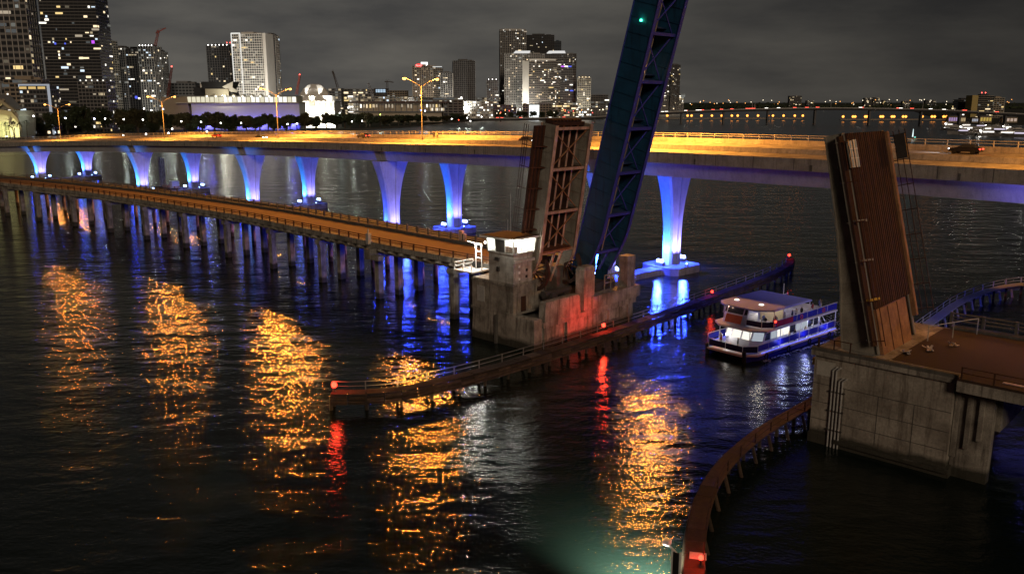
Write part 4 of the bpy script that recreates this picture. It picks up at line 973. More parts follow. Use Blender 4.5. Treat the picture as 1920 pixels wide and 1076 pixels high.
# canopy
CAN = [(8.0,-2.6),(8.0,2.2),(7.2,3.3),(6.2,4.2),(-3.4,4.2),(-3.4,-4.2),(6.4,-4.2),(7.4,-3.5)]
put('canopy', MB().loft([[(x,y,6.45) for x,y in CAN],[(x,y,6.62) for x,y in CAN],[(x*.96-.05,y*.96,6.70) for x,y in CAN]]), boat_roof, boat)
for sy in (-1, 1):
    for x in (5.8, 2.4, -.6, -3.2): put('canopy_post', MB().tube((x,sy*4.0,3.98),(x,sy*4.0,6.46),.06,.06,6), boat_white, boat)
put('saloon_wall', MB().box(2.5,2.65,-0.2,3.4,3.98,6.3), surf('beige_wall', (.62,.52,.36), .8), boat)
for k in range(4): put('bench', MB().box(-1.6-k*1.9,-1.1-k*1.9,-3.3,3.3,3.98,4.45).box(-1.75-k*1.9,-1.6-k*1.9,-3.3,3.3,4.3,4.9), boat_white, boat)
put('stair', MB().bar((-9.6,2.5,1.1),(-6.8,2.5,4.0),1.0,.15).bar((-9.6,3.1,2.2),(-6.8,3.1,5.1),.07,.07), boat_white, boat)
for x in (7.5, 2.0, -3.5, -9.0):
    m = MB(); m.loft([[(x+(.36+.10*math.cos(b_))*math.cos(a_), 4.22+.10*math.sin(b_), .55+(.36+.10*math.cos(b_))*math.sin(a_)) for b_ in [R(60*j) for j in range(6)]] for a_ in [R(30*i) for i in range(13)]], False)
    put('tyre_fender', m, black, boat)
for x in (-1.0, -7.0):
    m = MB(); m.loft([[(x+(.30+.07*math.cos(b_))*math.cos(a_), 4.14+.06*math.sin(b_), 4.55+(.30+.07*math.cos(b_))*math.sin(a_)) for b_ in [R(60*j) for j in range(6)]] for a_ in [R(30*i) for i in range(13)]], False)
    put('life_ring', m, boat_red, boat)
put('mast', MB().tube((-4.5,-1.0,3.98),(-4.5,-1,8.0),.07,.05,6), boat_white, boat)
for x, y in ((4.9,-2.6),(5.0,1.4)): put('roof_lamp', MB().tube((x,y,6.69),(x,y,6.80),.38,.30,10), emit('canopy_glint', (1,.93,.8), 2.2), boat)  # glowing discs standing for lamp reflections on the canopy
put('bow_lamp', MB().sphere((7.75,-2.0,2.35),.14,8,5), white_b, boat)
put('port_light', MB().sphere((5.7,4.18,5.0),.14,8,5), red_b, boat)
put('mast_lamp', MB().sphere((7.35,-2.2,6.35),.13,8,5), emit('peach_lamp', (1,.6,.4), 14), boat)
for x, y, z, p_, c_ in ((4.6,1.6,6.2,110,(1,.9,.7)), (-1,0,6.2,60,(1,.95,.9)), (8.3,-1.6,2.6,60,(1,.95,.85)), (2,3.6,3.6,90,(.75,.85,1)), (-4,3.6,3.6,90,(.75,.85,1)), (-9,3.6,3.6,60,(.75,.85,1))):
    light('deck_light', 'POINT', p_, c_, boat, (x,y,z), None, .15)
sp_ = [(5.2,2.3,3.98,1,1),(4.6,3.2,3.98,1,1),(4.2,1.4,3.98,3,1),(3.4,2.7,3.98,1,1),(4.9,3.7,3.98,4,0),(2.2,3.4,3.98,0,0),(0.4,3.5,3.98,3,0),(-0.9,3.3,3.98,0,0),(-2.2,3.4,3.98,1,0),(-5.5,3.2,3.98,2,0),
       (-7.2,3.5,3.98,0,0),(-8.6,2.6,3.98,4,0),(6.3,-3.5,3.98,0,0),(5.2,-3.6,3.98,4,0),(8.6,-2.4,1.05,0,0),(9.2,0.8,1.05,1,0),(0.9,3.55,1.05,5,0),(-0.6,3.55,1.05,1,0),(-3.4,3.55,1.05,5,0),(-5.2,3.5,1.05,0,0),(-7.6,3.5,1.05,3,0),(9.6,-1.6,1.05,2,0)]
wh = ['seated in the front row by the beige wall','seated at the front left corner rail','seated beside the pilot house','seated behind the front corner','standing at the front left corner post',
      'standing by the red banner','standing behind the red banner','at the middle of the upper rail','under the rear edge of the canopy','on the open upper deck behind the canopy','at the rear upper rail','near the rear stairs',
      'on the far side of the pilot house','behind the pilot house on the far side','on the bow by the white lamp','at the bow rail','in the lower side passage amidships','in the lower passage behind the lit windows','further aft in the lower passage','towards the rear of the lower passage','at the rear end of the lower passage','low at the far bow rail']
for (x, y, z, c_, se), t_ in zip(sp_, wh):
    person(f'boat passenger in a {TOPS[c_][0]} top {t_}', BM @ Vector((x, y, z)), BH + random.uniform(-1.2, .4) - math.pi/2, c_, bool(se), 'passengers on the tour boat')

m = MB(); rk = random.Random(8)
for k in range(900):
    if k < 420: x = rk.uniform(-11, 9); y = 4.15+abs(rk.gauss(0,.35))+max(0, (6-x))*.05; y *= rk.choice((1,1,-1))
    else: x = -11.2-abs(rk.gauss(0,6)); y = rk.gauss(0, 2.2+(-11-x)*.10)
    r_ = rk.uniform(.05,.28)*(1 if k > 420 else .7); a0 = rk.uniform(0,6.28)
    p5 = [(x+r_*math.cos(a0+6.283*j/5)*rk.uniform(.6,1.9), y+r_*math.sin(a0+6.283*j/5)*rk.uniform(.4,1), .03+.0001*(k%40)) for j in range(5)]
    m.add(p5, [(0,1,2,3,4)])
wk = put('wake', m, surf('foam', (.42,.44,.48), .9, .3), None, bpos, (0,0,BH)); tag(wk, 'pale foam of the wake around the tour boat', 'wake', None, 'stuff')
# ------------------------------------------------------------------ work barge with lattice mast between the bridges
bp = atz(318, 357, 0)
barge = thing('work_barge', 'small work barge with pale lattice mast between the two bridges', 'barge', bp, R(-40))
put('hull', MB().prism([(-7,-2.6),(6,-2.6),(7.4,0),(6,2.6),(-7,2.6)], -.5, 1.3), dark_steel, barge)
put('deck_house', MB().box(3.0,5.0,-1.4,1.4,1.3,3.8), white_paint, barge)
put('deck_cargo', MB().box(-2,2.4,-1.6,1.4,1.3,2.1).box(5.2,6.4,-1,1,1.3,2.0), paint_tan, barge)
m = MB()
for x, y in ((-5.4,-.7),(-4,-.7),(-4,.7),(-5.4,.7)): m.bar((x,y,1.3),(x,y,12.6),.22,.22)
for k in range(6):
    z = 1.6+k*1.85; m.bar((-5.4,-.7,z),(-4,-.7,z+1.8),.14,.14); m.bar((-4,.7,z),(-5.4,.7,z+1.8),.14,.14); m.bar((-5.4,-.7,z+1.8),(-4,-.7,z+1.8),.14,.14); m.bar((-4,-.7,z),(-4,.7,z+1.8),.14,.14)
put('lattice_mast', m, paint_tan, barge)
# ------------------------------------------------------------------ skyline
pane_me = MB().add([(-.5,0,-.5),(.5,0,-.5),(.5,0,.5),(-.5,0,.5)],[(0,1,2,3)]).mesh('window')
def bmat(n, c, r=.7): return surf('facade_'+n, c, r, .15, .05)
f_dark = bmat('dark', (.035,.037,.042), .35); f_grey = bmat('grey', (.20,.20,.20)); f_pale = bmat('pale', (.52,.51,.48)); f_white = bmat('white', (.75,.74,.70))
f_mid = bmat('mid', (.12,.12,.125)); f_tan = bmat('tan', (.36,.30,.22)); f_cream = bmat('cream', (.5,.47,.38)); f_line = bmat('slab', (.26,.26,.26))
def tower(name, label, xl, xr, ytop, Y, depth, wall=f_dark, slab=f_line, floor=3.4, bay=4.0, cols=None, lit=.2, mats=(0,1,1,2,3,4), yaw=0.0, base=1.6, roof=True,
          cap=90, dim=.0, glow=0, top='flat', wall_lit=None, cat='tower', side_lit=True, slab_out=.45, col_out=.35, win=winglass):
    """a block between two picture columns at distance Y; windows set in bays between slabs and columns"""
    pl, pr_ = atY(xl, 200, Y), atY(xr, 200, Y); wd = pr_.x - pl.x; cx = (pl.x+pr_.x)/2; h = atY((xl+xr)/2, ytop, Y).z - base
    t = thing(name, label, cat, (cx, Y + depth/2, base), yaw)
    hw, hd_ = wd/2, depth/2
    if yaw: 
        k = abs(math.cos(yaw)) + abs(math.sin(yaw))*depth/wd; hw /= k
    put('wall', MB().box(-hw, hw, -hd_, hd_, 0, h), wall, t)
    nf = max(2, int(h/floor)); fl = h/nf
    m = MB()
    for k in range(1, nf+1): m.box(-hw-slab_out, hw+slab_out, -hd_-slab_out, hd_+slab_out, k*fl-.35, k*fl+.12)
    tag(put('floor_slab', m, slab, t), kind='stuff')
    nb = max(2, int(2*hw/bay)); bw = 2*hw/nb; ns = max(2, int(depth/bay)); sw = depth/ns
    if cols:
        m = MB()
        for k in range(nb+1): m.box(-hw+k*bw-.28, -hw+k*bw+.28, -hd_-col_out, -hd_+.1, 0, h)
        for k in range(1, ns):
            for sx in (-1, 1): m.box(sx*hw-(.1 if sx > 0 else col_out), sx*hw+(col_out if sx > 0 else .1), -hd_+k*sw-.28, -hd_+k*sw+.28, 0, h)
        tag(put('facade_column', m, cols, t), kind='stuff')
    # dark panes everywhere in one sheet of separate panes, lit ones as parts of their own
    dm = MB(); cells = []
    zlo = max(0, 0)
    for f in range(nf):
        for b in range(nb): cells.append((0, b, f))
        if side_lit:
            for b in range(ns): cells.append((1, b, f)); cells.append((2, b, f))
    rnd = random.Random(hash(label) & 0xffff if False else sum(ord(c) for c in label))
    nl = 0; order = cells[:]; rnd.shuffle(order); litset = set(order[:min(cap, int(len(cells)*lit*1.25))])
    for _ in range(3 if lit > 0 else 0):        # whole runs of lit rooms, as on one floor or up one stair
        if len(litset) > cap+20: break
        c0 = rnd.choice(cells)
        for j in range(rnd.randint(3, 7)):
            litset.add((c0[0], min(max(c0[1]+(j if _ != 1 else 0), 0), nb-1 if c0[0] == 0 else ns-1), min(c0[2]+(j if _ == 1 else 0), nf-1)))
    for c in cells:
        s_, b, f = c; z = (f+.5)*fl
        if c in litset:
            wq = rnd.choice([.3,.45,.55,.75,.85,.95,1.7]); hq = rnd.choice([.35,.5,.6,.68]); mt = WIN[rnd.choice(tuple(mats)+(6,7,8,9))]
            if s_ == 0: put('window', pane_me, mt, t, (-hw+(b+.5)*bw, -hd_-.06, z), (0,0,0), (bw*wq, 1, fl*hq))
            else:
                sx = -1 if s_ == 1 else 1
                put('window', pane_me, mt, t, (sx*(hw+.06), -hd_+(b+.5)*sw, z), (0,0,math.pi/2), (sw*wq, 1, fl*hq))
        else:
            if s_ == 0: x = -hw+(b+.5)*bw; dm.add([(x-bw*.4,-hd_-.05,z-fl*.3),(x+bw*.4,-hd_-.05,z-fl*.3),(x+bw*.4,-hd_-.05,z+fl*.3),(x-bw*.4,-hd_-.05,z+fl*.3)],[(0,1,2,3)])
            else:
                sx = -1 if s_ == 1 else 1; y = -hd_+(b+.5)*sw; X = sx*(hw+.05)
                dm.add([(X,y-sw*.4,z-fl*.3),(X,y+sw*.4,z-fl*.3),(X,y+sw*.4,z+fl*.3),(X,y-sw*.4,z+fl*.3)],[(0,1,2,3)])
    tag(put('dark_window', dm, win, t), kind='stuff')
    if roof:
        put('roof_plant', MB().box(-hw*.5, hw*.35, -hd_*.5, hd_*.5, h+.12, h+3.2).box(hw*.45, hw*.8, -hd_*.3, hd_*.3, h+.12, h+2), wall, t)
    t['_h'] = h; t['_hw'] = hw; t['_hd'] = hd_
    return t
def roof_lamps(t, n, mat=None, r=.75):
    h, hw, hd_ = t['_h'], t['_hw'], t['_hd']
    for k in range(n): put('roof_lamp', MB().sphere((-hw+(k+.5)*2*hw/n, -hd_+.5, h+1.0), r, 6, 4), mat or emit('roof_lamp_white', (1,.97,.92), 6), t)
red_far = emit('obstruction_lamp', (1,.08,.06), 8)

t = tower('glass_tower', 'pale gridded glass tower cut off by the left edge of the picture', -60, 66, -260, 1000, 30, f_grey, f_line, 6.6, 6.0, f_pale, .16, (0,3,4,4,5,5), .10, cap=110)
t = tower('apartment_tower', 'tall dark glass tower with scattered lit windows at the left', 92, 196, -260, 960, 34, f_dark, f_line, 3.3, 4.4, None, .17, (0,0,1,1,2,4,3), .05, cap=280)
hw, hd_ = t['_hw'], t['_hd']
for x, z, c_, s_ in ((.80,.555,WIN_PURPLE,3.2),(-.55,.545,WIN_BLUE,2),(-.2,.545,WIN_BLUE,1.6)): put('window', pane_me, c_, t, (x*hw, -hd_-.5, t['_h']*z*.62), (0,0,0), (s_,1,s_))
put('sky_lobby', MB().box(hw*.12,hw*.42,-hd_-.6,-hd_+.2,32,60), glass('lobby_glass', (.10,.13,.17), .2), t)
put('lobby_sign', MB().tube((hw*.35,-hd_-1.2,29),(hw*.35,-hd_-.3,29),2.0,2.0,14), emit('yellow_sign', (.9,1,.1), 1.5), t)
t = tower('podium_block', 'dark podium block with bright roof edge right of the dark glass tower', 150, 203, 153, 935, 20, f_mid, f_line, 3.6, 3.4, f_grey, .3, (0,1,1,3,4), .0, cap=40, cat='building')
roof_lamps(t, 5, emit('podium_edge', (1,.95,.85), 1.6), .8)
t = tower('white_framed_block', 'white framed low block with dark glass and orange top floor at the far left', 40, 96, 160, 860, 18, f_mid, f_line, 4.2, 3.2, None, .35, (0,2,4,5), .0, cap=26, cat='building')
h, hw, hd_ = t['_h'], t['_hw'], t['_hd']
for m in (MB().box(hw-1.6,hw+.6,-hd_-1.2,-hd_,0,h+1), MB().box(-hw,hw+.6,-hd_-1.2,-hd_,h-.6,h+1)): put('white_frame', m, emit('glowing_frame', (.85,.9,1), .38), t)  # white frame glows by itself instead of being lit
for k in range(3): put('window', pane_me, emit('amber_window', (1,.68,.25), .75), t, (-hw*.75+k*hw*.62, -hd_-.3, h-2.6), (0,0,0), (hw*.5,1,2.2))
t = tower('podium_block', 'lit glass podium under the pale left edge tower', 12, 84, 149, 880, 14, f_tan, f_line, 4.0, 5, None, .6, (1,3,2,5), .0, cap=16, cat='building')
t = tower('apartment_tower', 'pale green gridded tower just right of the dark glass tower', 191, 218, 76, 1250, 24, f_pale, f_cream, 3.4, 4.2, f_cream, .25, (3,4,5,5), -.25, cap=80)
put('crown_band', MB().box(-t['_hw'],t['_hw'],-t['_hd']-.6,-t['_hd'],t['_h']-5,t['_h']+.5), f_cream, t)
t = tower('apartment_tower', 'grey slender tower, second right of the dark glass tower', 219, 249, 90, 1300, 22, f_grey, f_line, 3.4, 3.4, f_pale, .22, (1,4,5,2), -.2, cap=70)
t = tower('apartment_tower', 'striped tower with white roof lights under the red crane', 268, 300, 87, 1220, 24, f_mid, f_grey, 3.4, 3.6, f_pale, .30, (1,1,0,2,5), -.1, cap=110)
roof_lamps(t, 5)
t = tower('apartment_tower', 'dark ribbed tower left of the tower under the red crane', 245, 270, 92, 1300, 20, f_dark, f_mid, 3.4, 3.4, f_grey, .25, (1,4,2), .0, cap=70)
put('blue_sign', MB().sphere((0,-t['_hd']-1,38),2.2,8,5), WIN_BLUE, t)
t = tower('apartment_tower', 'narrow ribbed tower right of the tower under the red crane', 298, 313, 97, 1320, 20, f_mid, f_grey, 3.4, 3.4, f_pale, .28, (1,1,2,4), .0, cap=50)
t = tower('grey_office_block', 'low grey office block left of the dark roofed museum', 318, 369, 156, 1350, 30, f_grey, f_mid, 4.5, 5, None, .12, (0,1,4), 0, cap=14, cat='building')
t = tower('apartment_tower', 'dark tower with white roof lights left of the bright white tower', 394, 441, 86, 1300, 28, f_dark, f_mid, 3.4, 3.6, f_mid, .2, (4,0,3,4), -.12, cap=90)
roof_lamps(t, 6)
for k in range(2): put('obstruction_lamp', MB().sphere((t['_hw']*(.5+.3*k),0,t['_h']+5),.7,6,4), red_far, t)
put('green_sign', MB().box(t['_hw']*.1,t['_hw']*.6,-t['_hd']-.9,-t['_hd']-.5,18,22), emit('green_sign', (.1,.9,.6), .8), t)
# bright white tower
t = tower('white_tower', 'bright white gridded tower, tallest right of the museum', 442, 503, 64, 1240, 30, f_white, f_white, 3.3, 3.3, f_white, .6, (1,5,7,5,3,7), -.12, cap=300, slab_out=.7, col_out=.7)
h, hw, hd_ = t['_h'], t['_hw'], t['_hd']
whl = emit('facade_light_strip', (1,.98,.92), .85)  # white tower edges, brightness put in as a glow of their own
for x in (-hw, -hw*.42): put('light_strip', MB().box(x-.7,x+.7,-hd_-1.3,-hd_-.8,0,h+1), whl, t)
put('light_strip', MB().box(-hw,-hw*.4,-hd_-1.3,-hd_-.8,h,h+1.6), whl, t)
put('side_wall', MB().box(hw+1.0,hw+5.5,-hd_*.9,hd_,0,h+1), f_white, t)
t = tower('apartment_tower', 'dark striped flank tower behind the bright white tower', 503, 523, 66, 1275, 22, f_mid, f_grey, 3.3, 3.6, f_pale, .3, (0,1,3,2), 0, cap=70)

# cranes
def crane(label, xb, yb, xt, yt, Y, jib, col, lamp=True, base=None):
    p0, p1 = atY(xb, yb, Y), atY(xt, yt, Y)
    b0 = Vector((p0.x, Y, base if base is not None else max(1.6, p0.z)))
    t = thing('tower_crane', label, 'crane', b0)
    q = p1 - b0
    wd = max(.9, Y/900); m = MB(); n = max(4, int(q.length/4)); ax = q.normalized(); sd = Vector((1,0,0)); up_ = ax.cross(sd).normalized(); sd = up_.cross(ax)
    cor = [sd*a_*wd+up_*b_*wd for a_, b_ in ((-1,-1),(1,-1),(1,1),(-1,1))]
    for c in cor: m.bar(c, q+c*.6, .4, .4)
    for k in range(n):
        a_, b_ = q*(k/n), q*((k+1)/n)
        for j in range(4): m.bar(a_+cor[j], b_+cor[(j+1) % 4]*.9, .25, .25)
    put('mast', m, col, t)
    if jib:
        for (dx, dy) in jib:
            e = atY(xt+dx, yt+dy, Y) - b0; m = MB(); m.bar(q, e, wd*.9, wd*.9); m.bar(q+Vector((0,0,wd*2.4)), e, .35, .35); put('jib', m, col, t)
        put('cab', MB().cbox(q+Vector((0,-1,0)), (3,3,3)), col, t)
    if lamp: put('crane_lamp', MB().sphere(q+Vector((0,0,2)), .9, 6, 4), red_far, t)
    return t
c_red = surf('crane_red', (.24,.06,.05), .7); c_gr = surf('crane_grey', (.10,.09,.09), .7)
crane('red crane with raised jib on the striped tower', 291, 86, 297, 60, 1215, [(14,-7),(-5,3)], c_red, False, base=None)
crane('thin leaning crane mast with a red lamp right of the striped tower', 314, 188, 322, 128, 1150, [], c_red, True)
crane('short crane with a red lamp just left of the white domed hall', 556, 178, 562, 143, 1280, [(-6,28)], c_red, True)
crane('thin luffing crane right of the white domed hall', 634, 165, 624, 135, 1700, [(8,30)], c_gr, False)
crane('dark slanted crane boom above the long dark pavilion', 703, 190, 690, 156, 1150, [], c_gr, False)
crane('faint far crane left of the twin headed lamp', 726, 172, 726, 153, 2100, [(12,2),(-5,1)], c_gr, False)

# lamp masts added to brighten the tower fronts
for k, (px, Y, pw, z_, lab) in enumerate(((470,1170,90000,14,'before the bright white tower'),(520,1190,60000,14,'between the white tower and the domed hall'),(290,1150,60000,14,'before the striped tower'),(215,1150,40000,14,'before the pale green tower'),
                           (975,1665,160000,16,'before the left of the tower cluster'),(1030,1660,160000,16,'before the right of the tower cluster'),(1092,1690,70000,14,'before the green lit tower'),(815,1590,70000,16,'before the hotel towers'),(868,1600,50000,16,'before the plain ribbed tower'))):
    x_ = atY(px, 200, Y).x; t = thing('added_lamp_mast', 'added white lamp mast '+lab, 'lamp', (x_, Y, 1.6), 0, 'lamps added before the towers')
    put('post', MB().tube((0,0,0),(0,0,z_),.2,.12,6), dark_steel, t); put('lamp_head', MB().sphere((0,0,z_+.6),.7,8,5), white_b, t)
    light('facade_fill', 'SPOT', pw*1.7, (1,.93,.8), t, (0,0,z_+2.2), aim((0,1,.55)), .7, R(150), .6)
# arena at the far left
A0 = atY(16, 200, 800)
arena = thing('arena', 'curved concrete arena front with glowing yellow glass at the left edge', 'arena', (A0.x, 800, 1.6))
for k in range(1):
    put('wall', MB().loft([[(-60,-6,0),(10.5,-6,0),(10.5,20,0),(-60,20,0)],[(-60,-9,19),(13.2,-9,19),(13.2,20,19),(-60,20,19)],[(-60,-9,24),(11.5,-9,24),(11.5,20,24),(-60,20,24)]]), f_cream, arena)
put('roof_rim', MB().loft([[(x,-11+dy,z+dz) for dy,dz in ((0,0),(2,0),(2,4.5),(0,4.5))] for x, z in ((-60,22),(-10,22),(8,19),(13,13),(15.5,4))]), f_tan, arena)
put('upper_ring', MB().loft([[(-60,-10,25),(6,-10,25),(9,8,25),(-60,8,25)],[(-60,-6,38),(-9,-6,38),(-2,8,38),(-60,8,38)]]), f_grey, arena)
put('strut', MB().bar((-14,-12,44),(12,-12,24),3,2.5).bar((-6,-12,24),(4,-12,34),2,2), f_tan, arena)
ylw = emit('arena_glass', (1.0,.95,.35), .85)
for i in range(4):
    for j in range(3): put('window', pane_me, ylw, arena, (-16+i*5.4, -8.3-.02*j, 3.2+j*5.3), (R(-7),0,0), (4.6,1,4.7))
fl = thing('floodlight', 'white floodlight at the foot of the arena front', 'floodlight', (A0.x+4.5, 783, 1.6))
put('housing', MB().box(-.8,.8,-.5,.5,0,.8), dark_steel, fl); put('lens', MB().sphere((0,.3,1.2),.9,8,5), emit('arena_flood', (1,.95,.6), 6), fl)
light('arena_flood', 'SPOT', 24000, (1,.93,.42), fl, (0,-3,2.5), aim((-.3,1,.45)), .6, R(130), .5)

# science museum: lit gallery band over blue-washed wall, dark sculpted roofs
M0 = atY(440, 200, 1010); sc = 1010/1600
mus = thing('museum', 'long low museum with glowing upper gallery, blue lit base and dark angular roofs', 'museum', (M0.x, 1010, 1.6))
def mx(px): return (px-440)*sc*1.02
def mz(py): return atY(440, py, 1010).z - 1.6
put('base_wall', MB().box(mx(362),mx(556),0,30,0,mz(194)), f_white, mus)
put('side_wall', MB().loft([[(mx(300),3,0),(mx(362),-.05,0),(mx(362),30,0),(mx(300),30,0)],[(mx(308),3,mz(182)),(mx(355),-.05,mz(182)),(mx(355),30,mz(182)),(mx(308),30,mz(182))]]), f_tan, mus)
put('gallery_floor', MB().box(mx(336),mx(557),-2.5,30,mz(194.5),mz(192.5)), f_cream, mus)
put('gallery_wall', MB().box(mx(340),mx(552),2.0,30,mz(192.5),mz(181)), f_cream, mus)
put('gallery_roof', MB().box(mx(336),mx(552),-1.0,30,mz(181),mz(180)), f_grey, mus)
gl = emit('gallery_glass', (1,.93,.70), .80); gl2 = emit('gallery_glass_bright', (1,.97,.88), 1.15)
for k in range(26):
    x0 = mx(338+k*8.2); put('gallery_window', MB().box(x0+.3,x0+4.6,1.7,1.9,mz(192),mz(182)), gl2 if (k > 9 and k % 3) else gl, mus)
for k in range(9):
    x0 = mx(392+k*16); put('gallery_canopy', MB().add([(x0-3,-1.2,mz(181)),(x0+3,-1.2,mz(181)),(x0,-1.2,mz(176.5)),(x0-3,5,mz(181)),(x0+3,5,mz(181)),(x0,5,mz(176.5))],[(0,1,2),(3,5,4),(0,2,5,3),(1,4,5,2),(0,3,4,1)]), f_cream, mus)
    put('canopy_lamp', MB().sphere((x0,-1.6,mz(181)), .85, 6, 4), emit('canopy_lamp', (1,.96,.85), 4), mus)
put('dark_roof', MB().loft([[(mx(376),6,mz(181)),(mx(438),6,mz(181)),(mx(438),28,mz(181)),(mx(376),28,mz(181))],[(mx(379),4,mz(166)),(mx(432),4,mz(166)),(mx(432),28,mz(166)),(mx(379),28,mz(166))],[(mx(381),4,mz(153.5)),(mx(438),4,mz(153.5)),(mx(438),28,mz(153.5)),(mx(381),28,mz(153.5))]]), f_dark, mus)
put('roof_fin', MB().loft([[(mx(a),y,mz(b)) for a,b in ((418,163),(438,153),(437,165),(445,170),(444,174),(432,172))] for y in (3.5, 4.0)]), f_white, mus)
put('roof_fin', MB().loft([[(mx(a),y,mz(b)) for a,b in ((379,153.5),(382,163),(379,165))] for y in (3.0, 3.9)]), f_white, mus)
put('rooftop_block', MB().box(mx(388),mx(430),2,20,mz(181),mz(167)), f_cream, mus)
put('rooftop_block', MB().box(mx(366),mx(388),5,20,mz(181),mz(163)), f_dark, mus)
for k, px in enumerate((374, 392, 432, 460, 486, 515, 543)):
    fl = thing('floodlight', 'blue floodlight at the foot of the museum wall, %s from the left' % ORD[k], 'floodlight', (M0.x+mx(px), 1006, 1.6), 0, 'blue museum floodlights')
    put('housing', MB().box(-.6,.6,-.4,.4,0,.7), dark_steel, fl); put('lens', MB().sphere((0,.1,.9),.35,6,4), WIN_BLUE, fl)
    light('museum_flood', 'POINT', 7000, (.10,.10,1.0), fl, (0,0,6.5), None, .4)
fl = thing('floodlight', 'warm roof floodlight on the museum beside its dark roof', 'floodlight', (M0.x+mx(424), 1000, 24)); fl.location.z = mz(181)+1.8
put('housing', MB().box(-.5,.5,-.4,.4,0,.6), dark_steel, fl); put('lens', MB().sphere((0,.1,.7),.3,6,4), white_b, fl)
light('roof_flood', 'POINT', 9000, (1,.92,.7), fl, (0,0,1.6), None, .4)

# white domed hall
D0 = atY(586, 200, 1080); dsc = 1080/1600
dome = thing('domed_hall', 'brilliantly floodlit white hall with faceted dome among the shoreline trees', 'hall', (D0.x, 1080, 1.6))
def dx_(px): return (px-586)*dsc
def dz_(py): return atY(586, py, 1080).z-1.6
put('lower_block', MB().box(dx_(546),dx_(626),0,40,0,dz_(190)), f_white, dome)
put('middle_block', MB().box(dx_(555),dx_(617),3,38,dz_(190),dz_(180)), f_white, dome)
put('cornice', MB().box(dx_(545),dx_(627),-.6,40,dz_(190.6),dz_(189.4)), f_white, dome)
put('dome', MB().loft([[(dx_(586)+rx*math.cos(a_)*dsc, 18+ry*math.sin(a_), dz_(z)) for a_ in [R(22.5+45*k) for k in range(8)]] for z, rx, ry in ((180.5,29,15),(174,27,14),(166,20,11),(159.5,13,7),(157.5,9,5))]), f_white, dome)
for k in range(8):
    a_ = R(22.5+45*k); put('dome_rib', MB().bar((dx_(586)+29.5*math.cos(a_)*dsc,18+15.2*math.sin(a_),dz_(180.5)),(dx_(586)+20.6*math.cos(a_)*dsc,18+11.2*math.sin(a_),dz_(166)),.5,.5), f_cream, dome)
put('portal', MB().box(dx_(580),dx_(591),-.9,.2,0,dz_(181)), f_cream, dome)
for px in (550, 560, 570, 600, 610, 620): put('niche', MB().box(dx_(px)-1.2,dx_(px)+1.2,-.25,.1,2,dz_(194)), f_cream, dome)
for k, px in enumerate((548, 566, 586, 606, 624)):
    fl = thing('floodlight', 'white floodlight before the domed hall, %s from the left' % ORD[k], 'floodlight', (D0.x+dx_(px), 1068, 1.6), 0, 'white floodlights before the domed hall')
    put('housing', MB().box(-.6,.6,-.4,.4,0,.8), dark_steel, fl); put('lens', MB().sphere((0,.2,1.1),.5,6,4), white_b, fl)
    light('hall_flood', 'SPOT', 60000, (1,.96,.84), fl, (0,-2,3.5), aim((0,1,.55)), .6, R(120), .5)
for px, py in ((552,189),(620,189),(586,189)):
    fl = thing('floodlight', 'rooftop floodlight on the domed hall, %s' % {552:'left corner',620:'right corner',586:'above the portal'}[px], 'floodlight', (D0.x+dx_(px), 1080.8, dz_(189.4)+1.65), 0, 'rooftop floodlights on the domed hall')
    put('housing', MB().box(-.5,.5,-.4,.4,0,.6), dark_steel, fl); put('lens', MB().sphere((0,.1,.8),.4,6,4), white_b, fl)
    light('hall_roof_flood', 'SPOT', 150000, (1,.96,.86), fl, (0,-2.5,1.6), aim((0,1,.7)), .4, R(130), .5)

# art pavilion: broad dark slatted roof over lit storeys
pv = thing('pavilion', 'long dark flat roofed pavilion with lit slots behind the shoreline trees', 'pavilion', (atY(748,200,1370).x, 1370, 1.6)); psc = 1370/1600
def px_(p): return (p-748)*psc
def pz_(y): return atY(748, y, 1370).z-1.6
put('roof', MB().box(px_(655),px_(840),-4,40,pz_(193.5),pz_(190.5)), surf('pavilion_roof', (.08,.05,.045), .9), pv)
put('wall', MB().box(px_(674),px_(826),4,36,0,pz_(193.5)), f_tan, pv)
put('floor_plate', MB().box(px_(664),px_(834),0,38,pz_(211),pz_(209)), f_mid, pv)
for k in range(18): put('column', MB().box(px_(660+k*10.2),px_(660+k*10.2)+.9,-2,-1.1,pz_(209),pz_(193.5)), f_mid, pv)
rp = random.Random(5)
for k in range(26):
    if rp.random() < .75: x = px_(676+k*5.8); put('window', MB().box(x,x+2.4,3.8,3.95,pz_(201+rp.random()*2),pz_(196)), WIN[rp.choice((0,4,4,3,1))], pv)
for k in range(12): 
    x = px_(806+k*2.2); put('window', MB().box(x,x+.9,3.8,3.95,pz_(208),pz_(203)), WIN[rp.choice((0,4,1))], pv)

# long mid-ground blocks behind the pavilion
rb = random.Random(11)
def low_block(label, xl, xr, yt, Y, wall, lit, mats=(0,1,4,5), cap=20, bay=5, cat='building'):
    return tower('low_block', label, xl, xr, yt, Y, 22, wall, f_line, 4.2, bay, None, lit, mats, 0, roof=False, cap=cap, cat=cat, side_lit=False)
low_block('grey low block right of the white domed hall', 617, 641, 166, 1500, f_mid, .1, cap=6)
low_block('long low block with white lamps on its roof, right of the white domed hall', 641, 702, 167, 1550, f_grey, .35, (0,3,4), cap=40)
low_block('low block with a bright white glass front below the thin cranes', 655, 672, 179, 1470, f_white, .9, (1,), cap=12)
t = low_block('far block with blue white screen front', 702, 727, 166, 1900, f_mid, .0); 
for k in range(4): put('window', MB().box(-t['_hw']+2+k*6,-t['_hw']+7+k*6,-t['_hd']-.4,-t['_hd']-.2,t['_h']-9,t['_h']-2), emit('screen_blue', (.6,.8,1), .8), t)
